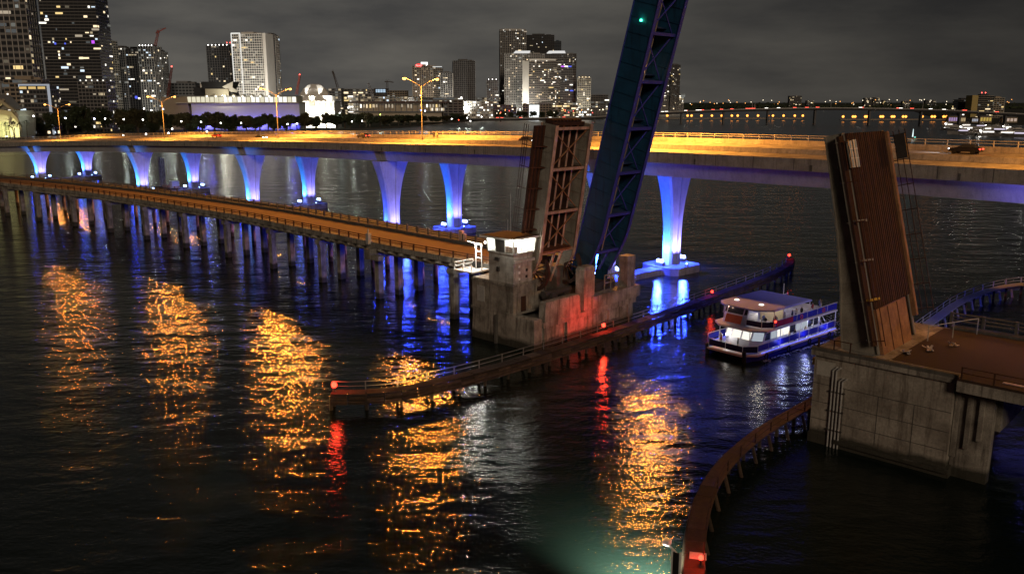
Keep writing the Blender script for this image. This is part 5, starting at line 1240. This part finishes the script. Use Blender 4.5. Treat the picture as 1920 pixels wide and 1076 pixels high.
low_block('pale low parking block behind the pavilion roof', 676, 792, 181, 1480, f_cream, .55, (5,5,4,2), cap=50, bay=6)
low_block('plain grey hall with white roof edge right of the tall lamp', 794, 868, 183, 1480, f_grey, .04, (1,), cap=4, bay=8)
low_block('rounded brown low block behind the parking block', 727, 764, 170, 1800, f_tan, .06, cap=5)
low_block('white slatted low building right of the plain grey hall', 870, 924, 190, 1610, f_white, .95, (1,1,5), cap=60, bay=3.4)
low_block('dark flat house before the white slatted building', 912, 968, 197, 1620, f_mid, .05, cap=4)
low_block('dim low strip of blocks left of the tower cluster', 886, 940, 183, 1900, f_mid, .4, cap=30)

t = tower('hotel_tower', 'brown ribbed hotel tower with red oval sign behind the tall twin lamp', 772, 812, 124, 1650, 30, f_tan, f_mid, 3.6, 4.0, f_tan, .18, (0,1,4,4), .1, cap=60)
h, hw, hd_ = t['_h'], t['_hw'], t['_hd']
put('red_sign', MB().loft([[(-hw*.35+9*math.cos(a_)*.75,y,h+1+4*math.sin(a_)*.75) for a_ in [R(30*k) for k in range(12)]] for y in (-hd_-1.2,-hd_-.6)]), emit('red_oval_sign', (1,.06,.05), 1.6), t)
for k in range(4): put('sign_stroke', MB().box(-hw*.35-5+k*2.8,-hw*.35-3.8+k*2.8,-hd_-1.5,-hd_-1.25,h-.2-(k%2),h+2.2-(k%3)*.4), emit('sign_stroke', (1,.6,.55), 1.5), t)
t = tower('hotel_tower', 'ribbed tower with a white square roof sign right of the red signed hotel', 790, 830, 126, 1680, 26, f_tan, f_mid, 3.6, 4.0, f_grey, .2, (0,1,4,2), .0, cap=70)
h, hw, hd_ = t['_h'], t['_hw'], t['_hd']
put('white_sign', MB().box(-hw+1,-hw+14,-hd_-1.2,-hd_-.5,h-4,h+9), emit('white_roof_sign', (1,.98,.94), 1.6), t)
put('roof_edge_light', MB().box(-hw+14,hw,-hd_-1,-hd_-.5,h-.5,h+1.2), emit('roof_edge', (.9,.92,.9), .7), t)
t = tower('apartment_tower', 'stepped tower with lit windows left of the plain ribbed tower', 827, 849, 137, 1640, 24, f_grey, f_mid, 3.6, 4.0, f_pale, .25, (0,1,4), .0, cap=60)
t = tower('ribbed_tower', 'plain grey vertically ribbed unlit tower', 848, 891, 114, 1700, 34, f_mid, f_mid, 3.6, 3.6, f_grey, .0, (5,), .12, cap=0, slab_out=.1, col_out=.9)
t = tower('apartment_tower', 'small tower with white roof lights left of the tower cluster', 913, 934, 150, 1750, 20, f_mid, f_mid, 3.5, 3.4, f_grey, .4, (1,2,0,2), .0, cap=50); roof_lamps(t, 3)
t = tower('apartment_tower', 'tallest tower of the centre cluster with pale crown and rounded bays', 936, 986, 58, 1900, 34, f_grey, f_line, 3.5, 3.8, f_pale, .2, (1,0,4,5), .08, cap=150)
h, hw, hd_ = t['_h'], t['_hw'], t['_hd']; put('crown', MB().loft([[(hw*1.03*math.cos(a_),hd_*1.03*math.sin(a_),z) for a_ in [R(20*k) for k in range(18)]] for z in (h+.2,h+4)]), f_pale, t)
roof_lamps(t, 4, emit('soft_roof', (1,.95,.85), 2.5))
t = tower('apartment_tower', 'black slab tower with scattered lit windows behind the centre cluster', 984, 1038, 66, 2050, 26, f_dark, f_dark, 3.6, 4.2, None, .13, (1,1,0,2), .0, cap=70)
put('red_lamp', MB().sphere((t['_hw']*.3,-t['_hd'],t['_h']*.62),1.8,6,4), red_far, t)
t = tower('apartment_tower', 'narrow blue glass tower right of the black slab tower', 1038, 1051, 78, 2100, 16, glass('blue_glass', (.05,.08,.12), .2), f_mid, 3.6, 4, None, .1, (2,), .0, cap=14)
t = tower('condominium', 'broad cream condominium with white lit roof caps in the centre cluster', 945, 1020, 101, 1780, 30, f_pale, f_line, 3.3, 3.6, f_pale, .22, (1,0,5,4,4), .05, cap=190)
h, hw, hd_ = t['_h'], t['_hw'], t['_hd']; cp = emit('roof_cap_glow', (1,.98,.95), .75)  # roof caps glow by themselves in place of light falling on them
put('glowing_roof_cap', MB().loft([[(-hw*.55,-hd_-1,h+1),(hw*.25,-hd_-1,h+1),(hw*.25,hd_*.4,h+1),(-hw*.55,hd_*.4,h+1)],[(-hw*.45,-hd_,h+5.5),(hw*.3,-hd_,h+5.5),(hw*.3,hd_*.4,h+5.5),(-hw*.45,hd_*.4,h+5.5)]]), cp, t)
t = tower('condominium', 'grey condominium with purple lit band at the right of the centre cluster', 1018, 1081, 101, 1800, 30, f_grey, f_line, 3.3, 3.6, f_mid, .22, (1,0,4,2,4), -.08, cap=150)
h, hw, hd_ = t['_h'], t['_hw'], t['_hd']
put('glowing_roof_cap', MB().loft([[(-hw*.8,-hd_-1,h+1),(hw*.35,-hd_-1,h+1),(hw*.35,hd_*.4,h+1),(-hw*.8,hd_*.4,h+1)],[(-hw*.65,-hd_,h+5.5),(hw*.3,-hd_,h+5.5),(hw*.3,hd_*.4,h+5.5),(-hw*.65,hd_*.4,h+5.5)]]), cp, t)
for k, (x, z, c_) in enumerate(((.2,.80,WIN_PURPLE),(.4,.80,WIN[1]),(.62,.80,WIN_BLUE),(.75,.42,WIN_BLUE),(.45,.43,WIN[2]))): put('window', pane_me, c_, t, (x*hw,-hd_-.7,h*z),(0,0,0),(7,1,2.4))
t = tower('condominium', 'front condominium slab with blank cream end wall in the centre cluster', 992, 1050, 113, 1700, 26, f_tan, f_line, 3.3, 3.4, f_mid, .42, (0,0,1,3,4,1), .0, cap=230)
put('end_wall', MB().box(-t['_hw']-13,-t['_hw']-.5,-13,13,0,t['_h']-2), f_pale, t)
put('roof_band', MB().box(-t['_hw'],t['_hw']*.7,-13.9,-13.2,t['_h']-1.2,t['_h']+2), f_white, t)
t = tower('apartment_tower', 'greenish lit tower with bright top right of the centre cluster', 1082, 1107, 146, 1750, 24, f_cream, f_cream, 3.5, 3.4, f_pale, .45, (3,1,5,4), .0, cap=110); roof_lamps(t, 4, emit('crown_warm', (1,.8,.5), 3))
low_block('grey unlit block between the green lit tower and the blue leaf', 1107, 1140, 178, 1900, f_mid, .03, cap=3)
# waterfront arcade
t = low_block('tan waterfront arcade with a large white screen below the tower cluster', 980, 1034, 195, 1640, f_tan, 0)
put('screen', MB().box(-t['_hw']*.55,t['_hw']*.15,-t['_hd']-.5,-t['_hd']-.2,2.5,t['_h']-2), emit('arcade_screen', (.95,1,.98), 1.3), t)
t = low_block('orange lit terrace building right of the waterfront arcade', 1036, 1084, 193, 1650, f_tan, .5, (0,3,1,0), cap=30)
t = low_block('low blue lit shops under the green lit tower', 1080, 1110, 203, 1640, f_tan, .7, (1,2,1), cap=16)
t = tower('apartment_tower', 'left one of the twin towers right of the blue leaf', 1232, 1253, 116, 2300, 26, f_mid, f_mid, 3.6, 3.8, f_grey, .35, (0,1,3,4), .0, cap=80)
t = tower('apartment_tower', 'right one of the twin towers right of the blue leaf', 1256, 1273, 122, 2320, 26, f_mid, f_mid, 3.6, 3.8, f_mid, .28, (0,1,3,4), .0, cap=60)
put('tall_sign', MB().box(-t['_hw']-18,-t['_hw']-6,-15,-14,52,74), emit('tall_sign', (1,.95,.75), 1.2), t)
low_block('small block at the foot of the twin towers', 1272, 1282, 176, 2350, f_mid, .3, cap=10)
# far right apartment house
t = tower('apartment_block', 'cream apartment block with red roof lamps at the far right', 1833, 1861, 180, 1700, 24, f_dark, f_cream, 3.6, 5, None, .3, (1,3,0,4), .0, cap=24, cat='building')
put('end_wall', MB().box(-t['_hw']-12,-t['_hw']-.5,-12,12,0,t['_h']+1), surf('yellow_light_tint', (.5,.40,.16), .8), t)  # yellow light on this end wall is put into its colour
for x in (.1,.6): put('obstruction_lamp', MB().sphere((t['_hw']*(x-.3),0,t['_h']+6),1.0,6,4), red_far, t)
t = tower('apartment_block', 'right wing of the cream apartment block at the far right', 1863, 1882, 184, 1720, 22, f_tan, f_cream, 3.6, 4.4, f_cream, .25, (3,0,4), .0, cap=18, cat='building')
t = tower('apartment_block', 'yellow windowed left wing of the apartment block at the far right', 1796, 1824, 187, 1750, 22, f_dark, f_mid, 3.6, 4.4, None, .4, (3,3,0,1), .0, cap=30, cat='building')
for k, (xl, xr, yt) in enumerate(((1479,1502,180),(1620,1634,184),(1655,1668,188),(1636,1648,183),(1735,1755,188),(1692,1706,190),(1512,1526,189))):
    low_block('dark far block on the right horizon, %s from the left' % ORD[k], xl, xr, yt, 4200, f_mid, .22, (0,3,4), cap=8)
# ------------------------------------------------------------------ trees
def crown_mesh(seed, r=1.0, n=2000, flat=.72):
    rnd = random.Random(seed); m = MB()
    clumps = []
    for k in range(16):
        a_ = rnd.uniform(0, 6.28); rr = rnd.uniform(.1, .75); clumps.append((rr*math.cos(a_), rr*math.sin(a_), rnd.uniform(-.7,.55)*flat, rnd.uniform(.28,.48)))
    for k in range(n):
        c = rnd.choice(clumps); d = Vector((rnd.gauss(0,1), rnd.gauss(0,1), rnd.gauss(0,1))).normalized()*c[3]*(rnd.random()**.35)
        p = Vector((c[0],c[1],c[2])) + Vector((d.x,d.y,d.z*flat)); s_ = rnd.uniform(.06,.13)
        u = Vector((rnd.gauss(0,1), rnd.gauss(0,1), rnd.gauss(0,.6))).normalized(); v = u.orthogonal().normalized()
        m.add([p-u*s_, p+v*s_*.6, p+u*s_, p-v*s_*.6], [(0,1,2,3)])
    me = bpy.data.meshes.new('crown'); me.from_pydata(m.v, [], m.f); me.update(); return me
CROWNS = [crown_mesh(k) for k in range(5)]
def trunk_mesh(seed):
    rnd = random.Random(seed); m = MB(); m.tube((0,0,0),(0.02,0,.55),.05,.032,7)
    for k in range(5):
        a_ = k*1.3+rnd.random(); m.tube((0.02,0,.45+.02*k),(.38*math.cos(a_),.38*math.sin(a_),.85+rnd.random()*.2),.022,.008,5)
    return m.mesh('trunk')
TRUNKS = [trunk_mesh(k) for k in range(3)]
leaf_m = surf('foliage', (.045,.058,.028), .8, .6, .25, (.012,.018,.010)); bark = surf('bark', (.09,.07,.05), .9, .4)
leaf_m2 = surf('foliage_olive', (.07,.065,.03), .8, .6, .25, (.02,.02,.010))
def tree(label, x, Y, hgt, rad, k, m_=leaf_m, group=None):
    t = thing('park_tree', label, 'tree', (x, Y, 1.6), k*1.7, group)
    put('trunk', TRUNKS[k % 3], bark, t, (0,0,0), (0,0,0), (hgt*.75, hgt*.75, hgt*.75))
    put('crown', CROWNS[k % 5], m_, t, (0,0,hgt*.56), (0,0,k*.9), (rad, rad, hgt*.52))
    return t
rt = random.Random(21)
TREES = []
# big round banyans at the left, then the row along the promenade
for px, top, Y, rad in ((152,191,880,13),(190,197,890,11),(122,202,870,9),(222,199,900,10),(92,205,850,8),(66,209,850,7),(255,196,880,12),(287,204,880,9),(310,208,880,8),(345,206,880,11),(372,210,870,8),
                        (400,204,890,12),(436,211,880,9),(460,210,900,9),(485,214,880,8),(512,214,880,8),(535,213,900,7)):
    p = atY(px, top, Y); TREES.append((px, p.x, Y, p.z-1.6, rad))
for k in range(27):
    px = 545+k*12.6+rt.uniform(-4,4); Y = atz(px, 247-(px-545)*.052, 1.6).y + rt.uniform(8,40); top = 210+rt.uniform(-4,4)-(5 if 640 < px < 690 else 0)+(px-545)*.012
    p = atY(px, top, Y); TREES.append((px, p.x, Y, max(7, p.z-1.6), rt.uniform(7,10)))
for k in range(24):
    px = 52+k*20.5+rt.uniform(-6,6); Y = 925+rt.uniform(0,40); p = atY(px, 203+rt.uniform(-4,5)+(9 if px > 330 else 0), Y); TREES.append((px, p.x, Y, p.z-1.6, rt.uniform(8,11)))
for k in range(8):
    px = 20+k*62+rt.uniform(-15,15); p = atY(px, 226+rt.uniform(-3,3), 905); TREES.append((px, p.x, 845+rt.uniform(0,20), 13, 7))
TREES.sort()
for k, (px, x, Y, h_, r_) in enumerate(TREES):
    tree('dark %s shoreline tree, %s from the left' % ('broad' if r_ > 8.5 else 'bushy', nth(k)), x, Y, h_, r_, k, leaf_m if k % 3 else leaf_m2, 'dark trees along the shore park')
for k in range(9):
    px = 930+k*14+rt.uniform(-4,4); Y = 1592+k*2; p = atY(px, 206+rt.uniform(-2,2), Y)
    tree('small tree by the waterfront arcade, %s from the left' % ORD[k], p.x, Y, max(8, p.z-1.6), 7, k, leaf_m, 'small trees by the waterfront arcade')
# palms at the far left
def palm(label, px, top, Y, k):
    p = atY(px, top, Y); h_ = p.z-1.6; t = thing('palm_tree', label, 'palm', (p.x, Y, 1.6), k, 'palms before the arena')
    m = MB(); prev = Vector((0,0,0))
    for j in range(5):
        q = Vector((.5*math.sin(j*.4+k), 0, h_*(j+1)/5)); m.tube(prev, q, .38-.04*j, .34-.04*j, 7); prev = q
    put('trunk', m, bark, t)
    m = MB(); rr = random.Random(k)
    for j in range(17):
        a_ = j*2.4; L = rr.uniform(3.4,4.6); dr = rr.uniform(-.5,1.0); pr0 = prev
        for i in range(5):
            f = (i+1)/5; q = prev + Vector((math.cos(a_)*L*f, math.sin(a_)*L*f, dr*L*f*.9 - L*.75*f*f)); w_ = .45*(1-f*.7)
            sd = Vector((-math.sin(a_), math.cos(a_), 0))*w_; m.add([pr0-sd, pr0+sd, q+sd*.8, q-sd*.8], [(0,1,2,3)]); pr0 = q
    me = bpy.data.meshes.new('crown'); me.from_pydata(m.v, [], m.f); me.update(); put('crown', me, leaf_m, t)
for k, (px, top) in enumerate(((9,231),(24,228),(36,231),(48,227),(16,236))): palm('palm with drooping fronds before the arena, %s from the left' % ORD[(0,2,3,4,1)[k]], px, top, 760+7*k, k)

# ------------------------------------------------------------------ park lamps
lp_me = MB().tube((0,0,0),(0,0,1),.09,.06,6).mesh('lamp_post'); lb_me = MB().sphere((0,0,0),.62,8,5).mesh('lamp_globe')
PARK = [(63,219,800,park_b),(123,223,800,cool_b),(177,224,800,cool_b),(197,224,830,park_b),(232,225,830,park_b),(268,226,820,park_b),(231,255,900,park_b),(274,253,700,park_b),(316,251,700,park_b),(323,243,780,park_b),
        (340,229,840,park_b),(377,230,840,park_b),(414,232,840,park_b),(452,232,840,park_b),(388,248,700,park_b),(539,234,860,park_b),(557,233,870,park_b),(660,229,960,park_b),(679,228,960,park_b),(653,203,1060,park_b),(637,213,1060,park_b),
        (713,216,1030,emit('green_park_bulb',(.75,1,.15),7)),(790,208,1060,emit('blue_park_bulb',(.1,.25,1),18)),(797,209,1060,cool_b),(847,224,1130,park_b),(876,222,1150,park_b),(882,228,1150,park_b),(903,220,1200,park_b),(860,226,1150,emit('red_park_bulb',(1,.1,.05),6)),
        (128,197,1000,orange_b),(80,196,1000,orange_b),(270,205,950,park_b),(284,208,950,park_b),(306,206,900,cool_b),(607,214,1000,park_b),(616,211,1000,park_b),(865,184,1300,white_b)]
PARK.sort(key=lambda a: a[0])
for k, (px, py, Y, mt) in enumerate(PARK):
    p = atY(px, py, Y); 
    if p.z < 3.2: p = atz(px, py, 3.6)
    t = thing('park_lamp', '%s globe lamp in the shore park, %s from the left' % ({'cool_lamp_bulb':'bluish','orange_lamp_bulb':'orange','green_park_bulb':'green','blue_park_bulb':'blue','red_park_bulb':'red'}.get(mt.name,'white'), nth(k)), 'lamp', (p.x, p.y, 1.6), 0, 'lamps in the shore park')
    put('post', lp_me, dark_steel, t, (0,0,0), (0,0,0), (1,1,p.z-1.6)); put('globe', lb_me, mt, t, (0,0,p.z-1.6+.5))
    if k % 2 == 0 and py > 205: light('park_light', 'POINT', 1300, (.85,1,.85), t, (0,-1,p.z-1.0), None, .6)
# lit lawns and promenade walls seen between the trunks
for k, (x0, x1, y, Y) in enumerate(((108,145,243,860),(165,200,243,860))):
    p, q = atz(x0, y, 1.6), atz(x1, y, 1.6)
    tag(put('lawn_wall', MB().box(0, q.x-p.x, 0, .6, 0, 2.6), surf('pale_wall', (.35,.42,.36), .9), None, (p.x, p.y, 1.6)), 'pale greenish garden wall in the shore park, %s one' % ('left', 'right')[k], 'wall')

# ------------------------------------------------------------------ far long bridge, low lamp pier behind it
FB = [(700,224,1500),(870,222.5,1480),(1000,222,1450),(1115,219.5,1400),(1225,212,1350),(1330,207.5,1320),(1440,204.5,1300),(1560,203,1280),(1700,205,1240),(1800,208.5,1200),(1920,214.5,1150),(2100,224,1090)]
fbp = [atY(x, y, Y) for x, y, Y in FB]
fb = thing('far_bridge', 'long low curved concrete causeway bridge across the far water', 'bridge')
fine = catmull(with_end([tuple(p) for p in fbp]), 4) + [fbp[-1]]
for i, (p, q) in enumerate(zip(fine, fine[1:])):
    put('deck_span', MB().loft([[c+Vector((0,dy,dz)) for dy,dz in ((-6,0),(6,0),(6,-1.2),(4,-3),(-4,-3),(-6,-1.2))] for c in (p, q)]), f_mid, fb)
    put('parapet', MB().loft([[c+Vector((0,dy,dz)) for dy,dz in ((-6,1.0),(-5.6,1.0),(-5.6,.01),(-6,.01))] for c in (p, q)]), f_pale, fb)
    if i % 3 == 0 and p.z > 5: put('pier', MB().box(p.x-1.2,p.x+1.2,p.y-3,p.y+3,-3,p.z-3.02), f_mid, fb)
lo = MB(); P0 = [atz(x, 221.5, 4.0) for x in (1225, 1340, 1505)]; P1 = [atz(x, 223.5, 4.0) for x in (1575, 1680, 1800)]
low = thing('lamp_pier', 'long low pier with a row of orange lamps under the far bridge', 'pier')
for P in (P0, P1):
    for p, q in zip(P, P[1:]):
        put('deck', MB().loft([[c+Vector((0,dy,dz)) for dy,dz in ((-3,0),(3,0),(3,-1.4),(-3,-1.4))] for c in (p, q)]), f_tan, low)
        for k in range(6): c = p.lerp(q, (k+.5)/6); put('pile', MB().box(c.x-.5,c.x+.5,c.y-.5,c.y+.5,-3,2.58), f_mid, low)
pl_me = MB().tube((0,0,0),(0,0,3.6),.14,.1,6).mesh('lamp_post'); plb = MB().sphere((0,0,4.1),2.0,10,6).mesh('lamp_globe')  # globe far larger than a lamp, its bloom put into the shape
LX = [1232.5,1251,1289,1296.5,1315,1334.6,1353,1372,1383,1401,1421,1440,1449,1469,1490,1509,1580.5,1599,1603,1622,1625,1651,1655,1672,1676,1693,1698,1729,1747,1752,1769,1774]
for k, x in enumerate(LX):
    P = P0 if x < 1540 else P1
    for p, q in zip(P, P[1:]):
        xs = [960+1600*c.x/(c.y*_cp-(c.z-CAM_H)*_sp) for c in (p, q)]
        if xs[0] <= x <= xs[1] or (p, q) == (P[-2], P[-1]):
            c = p.lerp(q, max(0, min(1, (x-xs[0])/(xs[1]-xs[0])))); break
    t = thing('pier_lamp', 'orange lamp on the low pier under the far bridge, %s from the left' % nth(k), 'lamp', c, 0, 'orange lamps on the low far pier')
    put('post', pl_me, dark_steel, t); put('globe', plb, orange_b, t)
    if k % 2 == 0: light('pier_light', 'POINT', 14000, (1,.5,.15), t, (0,-1.2,4.1), None, .8)
# traffic and posts on the far bridge
rc = random.Random(4); CARS = sorted((rc.randrange(4, len(fine)-6), rc.random()) for _ in range(40)); nred = 0
for k in range(40):
    i, f = CARS[k]; p = fine[i].lerp(fine[i+1], f); d = fine[i+1]-fine[i]
    rev = rc.random() < .6; nred += rev; od = nth(nred-1 if rev else k-nred)
    t = thing('far_car', 'tiny car showing %s lights on the far bridge, %s such from the left' % ('red' if rev else 'white', od), 'car', (p.x, p.y-3.5, p.z+.02), math.atan2(d.y, d.x)+(math.pi if rev else 0), 'red lit cars on the far bridge' if rev else 'white lit cars on the far bridge')
    put('body', CAR[0], grey_car, t); put('cabin', CAR[1], winglass, t)
    bm2 = MB().box(-2.3,2.3,-1.05,-.92,1.05,1.55).box(-2.3,2.3,.92,1.02,1.05,1.35); put('light_bar', bm2, emit('far_red', (1,.1,.06), 4) if rev else emit('far_white', (1,.95,.85), 3.5), t)
for k, px in enumerate((1408, 1412, 1552, 1690, 1700, 1716, 1883)):
    p = min(fine, key=lambda c: abs(960+1600*c.x/(c.y*_cp-(c.z-CAM_H)*_sp)-px))
    tag(put('mast', MB().tube((0,0,0),(0,0,11 if k % 2 else 14),.35,.2,6), f_pale, None, (p.x+(k%2)*4, p.y+5, p.z+.05)), 'pale lamp mast on the far bridge, %s from the left' % ORD[k], 'mast', 'masts on the far bridge')
# scattered lamps along the far right horizon and the waterfront below the towers
far_w = emit('far_lamp_white', (1,.86,.62), 3.0); far_o = emit('far_lamp_orange', (1,.42,.10), 3.0); far_r = emit('far_lamp_red', (1,.1,.08), 5)
fl_me = MB().sphere((0,0,0),1,6,4).mesh('lamp_globe')
rf = random.Random(9)
FL = []
for k in range(95):
    px = rf.uniform(1278, 1920) if k < 60 else rf.uniform(930, 1225)
    if k < 60: FL.append((px, rf.uniform(187,197), 4000, 1.7, rf.choice((far_w,far_o,far_o,far_w))))
    else: FL.append((px, rf.uniform(205,215), 1500, .75, rf.choice((far_w,far_w,far_o,far_r))))
FL.sort(key=lambda a: a[0])
def nth_in(k): return nth(sum(1 for j in range(k) if FL[j][4] == FL[k][4] and (FL[j][2] > 3000) == (FL[k][2] > 3000)))
for k, (px, py, Y, r_, mt) in enumerate(FL):
    p = atY(px, py, Y); col = {'far_lamp_white':'white','far_lamp_orange':'orange','far_lamp_red':'red'}[mt.name]; side = 'right horizon' if Y > 3000 else 'waterfront below the tower cluster'
    t = thing('far_lamp', f'tiny {col} lamp along the {side}, {nth_in(k)} from the left', 'lamp', (p.x, p.y, 1.6), 0, f'{col} lamps along the {side}')
    put('post', lp_me, dark_steel, t, (0,0,0), (0,0,0), (2,2,max(.5,p.z-1.6))); put('globe', fl_me, mt, t, (0,0,p.z-1.6), (0,0,0), (r_,r_,r_))
# low dark tree belt along the right horizon
m = MB(); prev = None; rw = random.Random(3)
for k in range(2600):
    px = rw.uniform(1268, 1960); Y = rw.uniform(3700, 3900); p = atY(px, 0, Y); z = 1.6+abs(rw.gauss(0,1))*9+mnoise.noise(Vector((px*.03,0,0)))*8
    s_ = rw.uniform(4,9); u = Vector((rw.gauss(0,1),rw.gauss(0,1),rw.gauss(0,.6))).normalized(); v = u.orthogonal().normalized(); c = Vector((p.x,Y,max(3,z)))
    m.add([c-u*s_, c+v*s_*.6, c+u*s_, c-v*s_*.6],[(0,1,2,3)])
me = bpy.data.meshes.new('far_trees'); me.from_pydata(m.v, [], m.f); me.update()
tag(put('far_trees', me, leaf_m), 'dark belt of far trees along the right horizon', 'trees', None, 'stuff')

# ------------------------------------------------------------------ marina at the far right
def yacht_meshes():
    hull = MB().loft([[(x, -w_, 1.5+s_), (x, -w_*.75, -.3), (x, w_*.75, -.3), (x, w_, 1.5+s_)] for x, w_, s_ in ((-9,2.2,0),(0,2.4,.1),(5,1.8,.5),(9.5,.15,1.1))])
    sup = MB().loft([[(-6,-1.7,1.5),(3.5,-1.5,1.7),(3.5,1.5,1.7),(-6,1.7,1.5)],[(-5.5,-1.5,3.6),(1.2,-1.2,3.6),(1.2,1.2,3.6),(-5.5,1.5,3.6)]])
    fly = MB().box(-4.5,-.5,-1.3,1.3,3.62,4.2).box(-4.3,-1.5,-1.4,1.4,5.4,5.55).bar((-4.2,-1.2,4.2),(-4.2,-1.2,5.4),.12,.12).bar((-1.7,1.2,4.2),(-1.7,1.2,5.4),.12,.12).bar((-4.2,1.2,4.2),(-4.2,1.2,5.4),.12,.12).bar((-1.7,-1.2,4.2),(-1.7,-1.2,5.4),.12,.12)
    winm = MB().box(-5.2,1.8,-1.63,-1.55,2.2,3.1).box(-5.2,1.8,1.55,1.63,2.2,3.1).box(-5.9,-5.6,-1.2,1.2,1.9,3.3)
    return [a.mesh(n) for a, n in ((hull,'hull'),(sup,'cabin'),(fly,'flybridge'),(winm,'window'))]
YM = yacht_meshes(); yl = [emit('yacht_window', (1,.93,.85), 1.5), emit('yacht_window_dim', (.9,.8,1), .8), winglass]
ry = random.Random(2)
for k in range(15):
    px = 1778+k*9.4+ry.uniform(-3,3); py = 238+(k % 3)*6.5+(px-1778)*.05; p = atz(px, py, 0); s_ = 1.0 if py > 245 else .85
    t = thing('moored_yacht', 'white moored motor yacht in the far marina, %s from the left' % ORD[k], 'yacht', (p.x, p.y, 0), ry.uniform(2.4,3.6)+(math.pi if k % 4 == 0 else 0), 'yachts moored in the far marina')
    t.scale = (s_*1.5,)*3
    put('hull', YM[0], (f_pale, f_mid, f_grey)[k % 3], t); put('cabin', YM[1], (f_grey, f_pale)[k % 2], t); put('flybridge', YM[2], f_pale, t); put('window', YM[3], yl[(0,2,1,0)[k % 4]], t)
    if k % 2 == 0: put('deck_lamp', MB().sphere((-6.5,0,3.4),.4,6,4), white_b, t); light('yacht_light', 'POINT', 260, (1,.93,.85), t, (-7.6,0,5.2), None, .4)
for k, (xl, xr, yt, c_) in enumerate(((1793,1811,219,(.75,.5,1)),(1812,1826,220,(1,.75,.4)),(1838,1850,222,(.8,.85,1)),(1853,1876,219,(1,.7,.15)),(1896,1925,221,(1,.75,.6)))):
    pl_, pr_ = atz(xl, 231, 1.5), atz(xr, 231, 1.5); hh = atY(xl, yt, pl_.y).z - 1.5
    t = thing('marina_house', ('violet','amber','pale blue','yellow','peach')[k]+' lit low house behind the moored yachts', 'building', (pl_.x, pl_.y+25, 1.5))
    wd = pr_.x-pl_.x; put('wall', MB().box(0,wd,0,8,0,hh), f_tan, t); put('roof', MB().loft([[(-.5,-1,hh),(wd+.5,-1,hh),(wd+.5,9,hh),(-.5,9,hh)],[(wd*.2,3,hh+1.6),(wd*.8,3,hh+1.6),(wd*.8,5,hh+1.6),(wd*.2,5,hh+1.6)]]), f_mid, t)
    for j in range(4): put('window', MB().box(wd*(.06+j*.24),wd*(.23+j*.24),-.12,-.03,hh*.25,hh*.8), emit('marina_%d' % k, c_, .9 if j % 2 else .45), t)
# white sailing boat with glowing sail behind the bridge railing
p = atz(1711, 283, 0); p = atz(1711, 262, 0)
sb = thing('sailing_boat', 'small sailing boat with brightly lit mast seen over the bridge railing', 'sailing boat', p, R(200))
put('hull', MB().loft([[(x,-w_,1.1),(x,-w_*.6,-.2),(x,w_*.6,-.2),(x,w_,1.1)] for x, w_ in ((-4.5,1.1),(0,1.5),(3,1.1),(5.5,.1))]), f_white, sb)
put('mast', MB().tube((0,0,1),(0,0,10),.12,.08,6).bar((0,0,2.4),(-4,0,2.6),.16,.16), f_white, sb)
put('furled_sail', MB().tube((.2,0,2.5),(.1,0,9.4),.55,.2,7), emit('glowing_sail', (.8,1,1), 1.3), sb)  # sail glows by itself to look lit
put('deck_lamp', MB().sphere((-2.6,0,2.0),.4,6,4), emit('teal_lamp', (.2,1,.8), 3), sb)
for o in list(bpy.data.objects):
    for k_ in ('_h', '_hw', '_hd'):
        if k_ in o: del o[k_]
